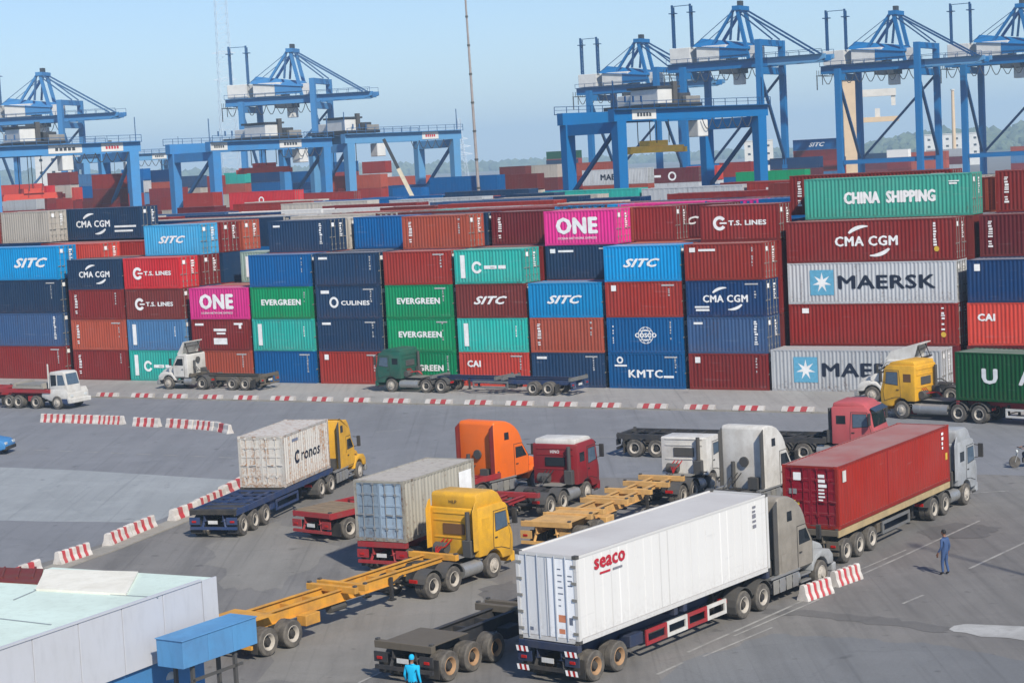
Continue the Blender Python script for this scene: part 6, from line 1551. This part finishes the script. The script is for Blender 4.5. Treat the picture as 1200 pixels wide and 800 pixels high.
    for s_ in range(5): pts = [(span * .55 + s_ * 2 + 2 * q / 5, -1.0, 21.6 - 1.6 * math.sin(math.pi * q / 5)) for q in range(6)]; mb.tube(pts, .08, 4)
    mb.build('festoon_cable', CDARK, t)
    MB().box(-1.6, -.65, wb * .3, wb * .7, 2.3, 5.5).build('engine_box', CWHITE, t)
    return t
SPY = paint('spreader_yellow', (255, 196, 50), .5, .2, k=.95); SPR = paint('spreader_red', (226, 74, 52), .5, .25)
rtg('large blue portal crane with a yellow spreader, centre right', 724, 128, 285, .62, 27.5, 12.2, SPY, .42, signs=((2.0, 6.5, CDARK),), sp_drop=6.5)
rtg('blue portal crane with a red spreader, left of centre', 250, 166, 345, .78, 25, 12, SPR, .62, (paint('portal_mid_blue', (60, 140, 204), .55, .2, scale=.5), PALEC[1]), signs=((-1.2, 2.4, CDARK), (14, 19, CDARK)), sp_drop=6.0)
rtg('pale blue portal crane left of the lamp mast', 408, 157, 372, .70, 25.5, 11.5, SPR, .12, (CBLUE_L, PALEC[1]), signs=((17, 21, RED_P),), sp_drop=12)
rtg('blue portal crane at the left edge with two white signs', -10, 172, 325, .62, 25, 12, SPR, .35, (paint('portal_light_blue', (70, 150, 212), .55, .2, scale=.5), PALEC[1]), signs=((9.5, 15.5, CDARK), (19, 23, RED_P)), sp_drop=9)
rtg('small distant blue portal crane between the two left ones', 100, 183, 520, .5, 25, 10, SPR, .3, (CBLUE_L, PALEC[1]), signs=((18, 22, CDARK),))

# ------------------------------------------------------------------ masts and towers
MAST = paint('mast_grey', (170, 160, 156), .5, .3)
a = at_depth(563, 235, 300); b_ = at_depth(544.5, -14, 300)
t = thing('lamp_mast', 'very tall thin lamp mast rising out of the top edge', 'mast', (a.x, a.y, 0))
n = 10
for i in range(n):
    p0, p1 = Vector((a.x, a.y, 0)).lerp(b_, i / n) - Vector((a.x, a.y, 0)), Vector((a.x, a.y, 0)).lerp(b_, (i + 1) / n) - Vector((a.x, a.y, 0))
    MB().cyl(p0, p1, .30 - .016 * i, 10, .30 - .016 * (i + 1)).build('mast_section', MAST, t)
    MB().cyl(p1 - Vector((0, 0, .15)), p1 + Vector((0, 0, .15)), .35 - .016 * i, 10).build('collar', DGREY, t)
top = b_ - Vector((a.x, a.y, 0)); mb = MB(); mb.cyl(top, top + Vector((0, 0, .5)), 1.2, 14)
mb.build('lamp_ring', DGREY, t)
def lattice(label, px, Y, pyt, wb, wt, arms=(), mat=None):
    a = at_depth(px, 200, Y); zt = at_depth(px, pyt, Y).z; t = thing('pylon', label, 'pylon', (a.x, a.y, 0), .3); n = max(6, int(zt / 7)); r = .15
    W_ = lambda u: wb + (wt - wb) * min(1, u * 1.25)
    for sx, sy in ((-1, -1), (1, -1), (1, 1), (-1, 1)):
        mb = MB()
        for i in range(n): u0, u1 = i / n, (i + 1) / n; mb.bar((sx * W_(u0) / 2, sy * W_(u0) / 2, zt * u0), (sx * W_(u1) / 2, sy * W_(u1) / 2, zt * u1), r * 1.6)
        mb.build('leg', mat, t)
    mb = MB()
    for i in range(n):
        u0, u1 = i / n, (i + 1) / n; c = [(-1, -1), (1, -1), (1, 1), (-1, 1)]
        for j in range(4):
            (x0, y0), (x1, y1) = c[j], c[(j + 1) % 4]
            mb.bar((x0 * W_(u0) / 2, y0 * W_(u0) / 2, zt * u0), (x1 * W_(u1) / 2, y1 * W_(u1) / 2, zt * u1), r); mb.bar((x1 * W_(u0) / 2, y1 * W_(u0) / 2, zt * u0), (x0 * W_(u1) / 2, y0 * W_(u1) / 2, zt * u1), r)
            mb.bar((x0 * W_(u1) / 2, y0 * W_(u1) / 2, zt * u1), (x1 * W_(u1) / 2, y1 * W_(u1) / 2, zt * u1), r)
    mb.build('lattice', mat, t)
    for z, w_ in arms:
        mb = MB()
        for s in (-1, 1): mb.bar((0, 0, z + 1.5), (s * w_, 0, z), .5); mb.bar((0, 0, z - .5), (s * w_, 0, z), .4)
        mb.build('cross_arm', mat, t)
    return t
PYL = paint('pylon_haze_grey', (214, 226, 236), .6, .05)  # lightened so that distance haze is put into the towers' colour
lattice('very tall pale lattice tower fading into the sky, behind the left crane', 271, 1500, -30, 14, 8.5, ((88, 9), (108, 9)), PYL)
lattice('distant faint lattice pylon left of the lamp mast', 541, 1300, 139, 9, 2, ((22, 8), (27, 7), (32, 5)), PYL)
# slanted loader boom below the pale portal crane
a, b_ = at_depth(484, 232, 300), at_depth(449.5, 163, 300)
t = thing('loader_boom', 'slanted telescopic loader boom, black above and cream below', 'loader', (a.x, a.y, 0)); m = a.lerp(b_, .5); o3 = Vector((a.x, a.y, 0))
MB().bar(a - o3, m - o3, .55, .6).build('lower_boom', paint('boom_cream', (226, 216, 190), .5, .3), t); MB().bar(m - o3, b_ - o3, .42, .48).build('upper_boom', CDARK, t)
mb = MB(); q = a - o3
mb.box(q.x - 1.4, q.x + 4.4, -1.4, 1.4, .9, 2.6); mb.bar((q.x + .6, 0, 2.5), (q.x, 0, q.z), .9); mb.build('chassis', paint('loader_red', (190, 60, 50), .5, .3), t)
for x in (-.4, 3.4):
    for y in (-1.3, 1.3): o_ = MB().lathe_y([(.4, -.25), (.8, -.25), (.8, .25), (.4, .25)], 0, 0, 14).build('wheel', TYRE, t); o_.location = (q.x + x, y, .8)
# pale cream harbour tower with two arms, behind the right crane
CREAM = paint('tower_cream', (236, 208, 170), .6, .15, scale=.5); CREAMW = paint('tower_white', (236, 232, 222), .6, .15, scale=.5)
a = at_depth(998, 190, 560); zt = at_depth(998, 93, 560).z; s = 560 / F_PX
t = thing('harbour_tower', 'cream harbour tower with two horizontal arms behind the right crane', 'tower', (a.x, a.y, 0), -.2)
MB().box(-1.9, 1.9, -2, 2, 0, zt).build('shaft', CREAM, t, bevel=.15, segs=1)
MB().box(1.9, 13, -1.2, 1.2, zt - 5.2, zt - 3.2).build('arm', CREAMW, t); MB().box(1.9, 13.5, -1.2, 1.2, zt - 12.4, zt - 11.0).build('arm', CREAM, t)
MB().box(11.6, 12.8, -.8, .8, zt - 8, zt - 5.21).build('head', CREAMW, t); MB().box(7, 8.4, -.8, .8, zt - 10.99, zt - 8.6).build('cabin', CREAMW, t); MB().box(-2.6, 2.6, -2.6, 2.6, zt + .001, zt + 1.2).build('cap', CREAMW, t)
mb = MB()
for i in range(8): mb.bar((-2.05, -1.4, i * zt / 8), (-2.05, 1.4, (i + 1) * zt / 8), .2)
mb.build('ladder', CREAMW, t)
a = at_depth(1118.5, 180, 800); zt = at_depth(1118, 106, 800).z
t = thing('chimney', 'slim beige column between the two right cranes', 'chimney', (a.x, a.y, 0)); MB().cyl((0, 0, 0), (0, 0, zt), .95, 14, .6).build('shaft', CREAM, t); MB().cyl((0, 0, zt), (0, 0, zt + .5), .9, 14).build('cap', CREAMW, t)
# low white quay building and ship deckhouse
def block(name, label, cat, px0, px1, py0, Y, storeys, mat, win, rz=-.15, dep=10):
    a = at_depth(px0, py0, Y); Wd = (px1 - px0) * Y / F_PX; H = a.z; t = thing(name, label, cat, (a.x, a.y, 0), rz)
    MB().box(0, Wd, 0, dep, 0, H).build('wall', mat, t); MB().box(-.3, Wd + .3, -.3, dep + .3, H + .001, H + .4).build('roof', mat, t)
    n = max(2, int(Wd / 5)); sh = H / (storeys + 1.5)
    for s_ in range(storeys):
        for i in range(n):
            x = (i + .5) * Wd / n; z = H - sh * .8 - s_ * sh
            if z < 1: continue
            MB().box(x - .8, x + .8, -.05, .05, z, z + 1.2).build('window', GLASS, t)
    return t
block('quay_building', 'white low quay building with dark windows under the right crane', 'building', 1083, 1146, 159, 1150, 3, CWHITE, DGREY)
block('ship_deckhouse', 'white ship deckhouse seen through the left portal crane', 'ship', 40, 84, 178, 900, 4, CWHITE, DGREY)
block('quay_office', 'pale quay office between the portal legs and the crane', 'building', 872, 905, 166, 1150, 3, CREAMW, DGREY)

# ------------------------------------------------------------------ far bank: hills and wood
G1 = [paint(f'far_foliage_{i}', c, .9, .3, scale=.02) for i, c in enumerate(((92, 112, 84), (74, 96, 74), (106, 124, 92)))]
FR = random.Random(9)
def ridge(px): 
    pts = [(-200, 200), (0, 199), (200, 199), (400, 194), (480, 192), (560, 190), (640, 186), (760, 183), (900, 178), (1000, 170), (1021, 164), (1065, 154), (1117, 147), (1175, 149), (1200, 138), (1400, 128)]
    for (x0, y0), (x1, y1) in zip(pts[:-1], pts[1:]):
        if x0 <= px <= x1: return y0 + (y1 - y0) * (px - x0) / (x1 - x0)
    return 190
RY = lambda px: 3400 - 1100 * max(0, min(1, (px - 850) / 200))
mb = MB(); n = 60; vs = []
for i in range(n + 1):
    px = -200 + 1600 * i / n; q = at_depth(px, ridge(px) + 4, RY(px)); a = at_depth(px, 195, RY(px) - 350)
    vs += [(a.x, a.y, 0.01), (q.x, q.y, max(3, q.z - 6)), (q.x, q.y + 400, 0.01)]
fs = []
for i in range(n): o_ = 3 * i; fs += [(o_, o_ + 3, o_ + 4, o_ + 1), (o_ + 1, o_ + 4, o_ + 5, o_ + 2)]
mb.add(vs, fs); struct(mb.build('hill', G1[1]))
mb = MB(); bmx = bmesh.new(); bmesh.ops.create_icosphere(bmx, subdivisions=1, radius=1); iv = [tuple(v.co) for v in bmx.verts]; ifc = [tuple(x.index for x in f.verts) for f in bmx.faces]; bmx.free()
for i in range(3600):
    px = FR.uniform(-200, 1400); u = FR.random(); q = at_depth(px, ridge(px) + 2, RY(px)); a = at_depth(px, 195, RY(px) - 350)
    c = Vector((a.x, a.y, 1)).lerp(Vector((q.x, q.y, max(5, q.z - 4))), u ** .7); r = FR.uniform(4, 8) * (.8 + .5 * FR.random()) * RY(px) / 2300
    mb.use(G1[FR.randrange(3)]); mb.add([(c.x + x * r * FR.uniform(.6, 1.3), c.y + y * r, c.z + z * r * FR.uniform(.5, 1.1)) for x, y, z in iv], ifc)
o = mb.build('far_wood', None, fix=False); o['kind'] = 'stuff'

# ------------------------------------------------------------------ haze
hm = bpy.data.materials.new('haze_air'); hm.use_nodes = True; t_ = hm.node_tree; t_.nodes.clear()
oo = t_.nodes.new('ShaderNodeOutputMaterial'); pv = t_.nodes.new('ShaderNodeVolumePrincipled'); pv.inputs['Color'].default_value = (.60, .82, 1, 1); pv.inputs['Density'].default_value = 0.00028; pv.inputs['Anisotropy'].default_value = 0.0
t_.links.new(pv.outputs[0], oo.inputs['Volume'])
mb = MB(); mb.box(-6000, 6000, -40, 9000, -1, 160); o = mb.build('haze', hm); o['kind'] = 'stuff'
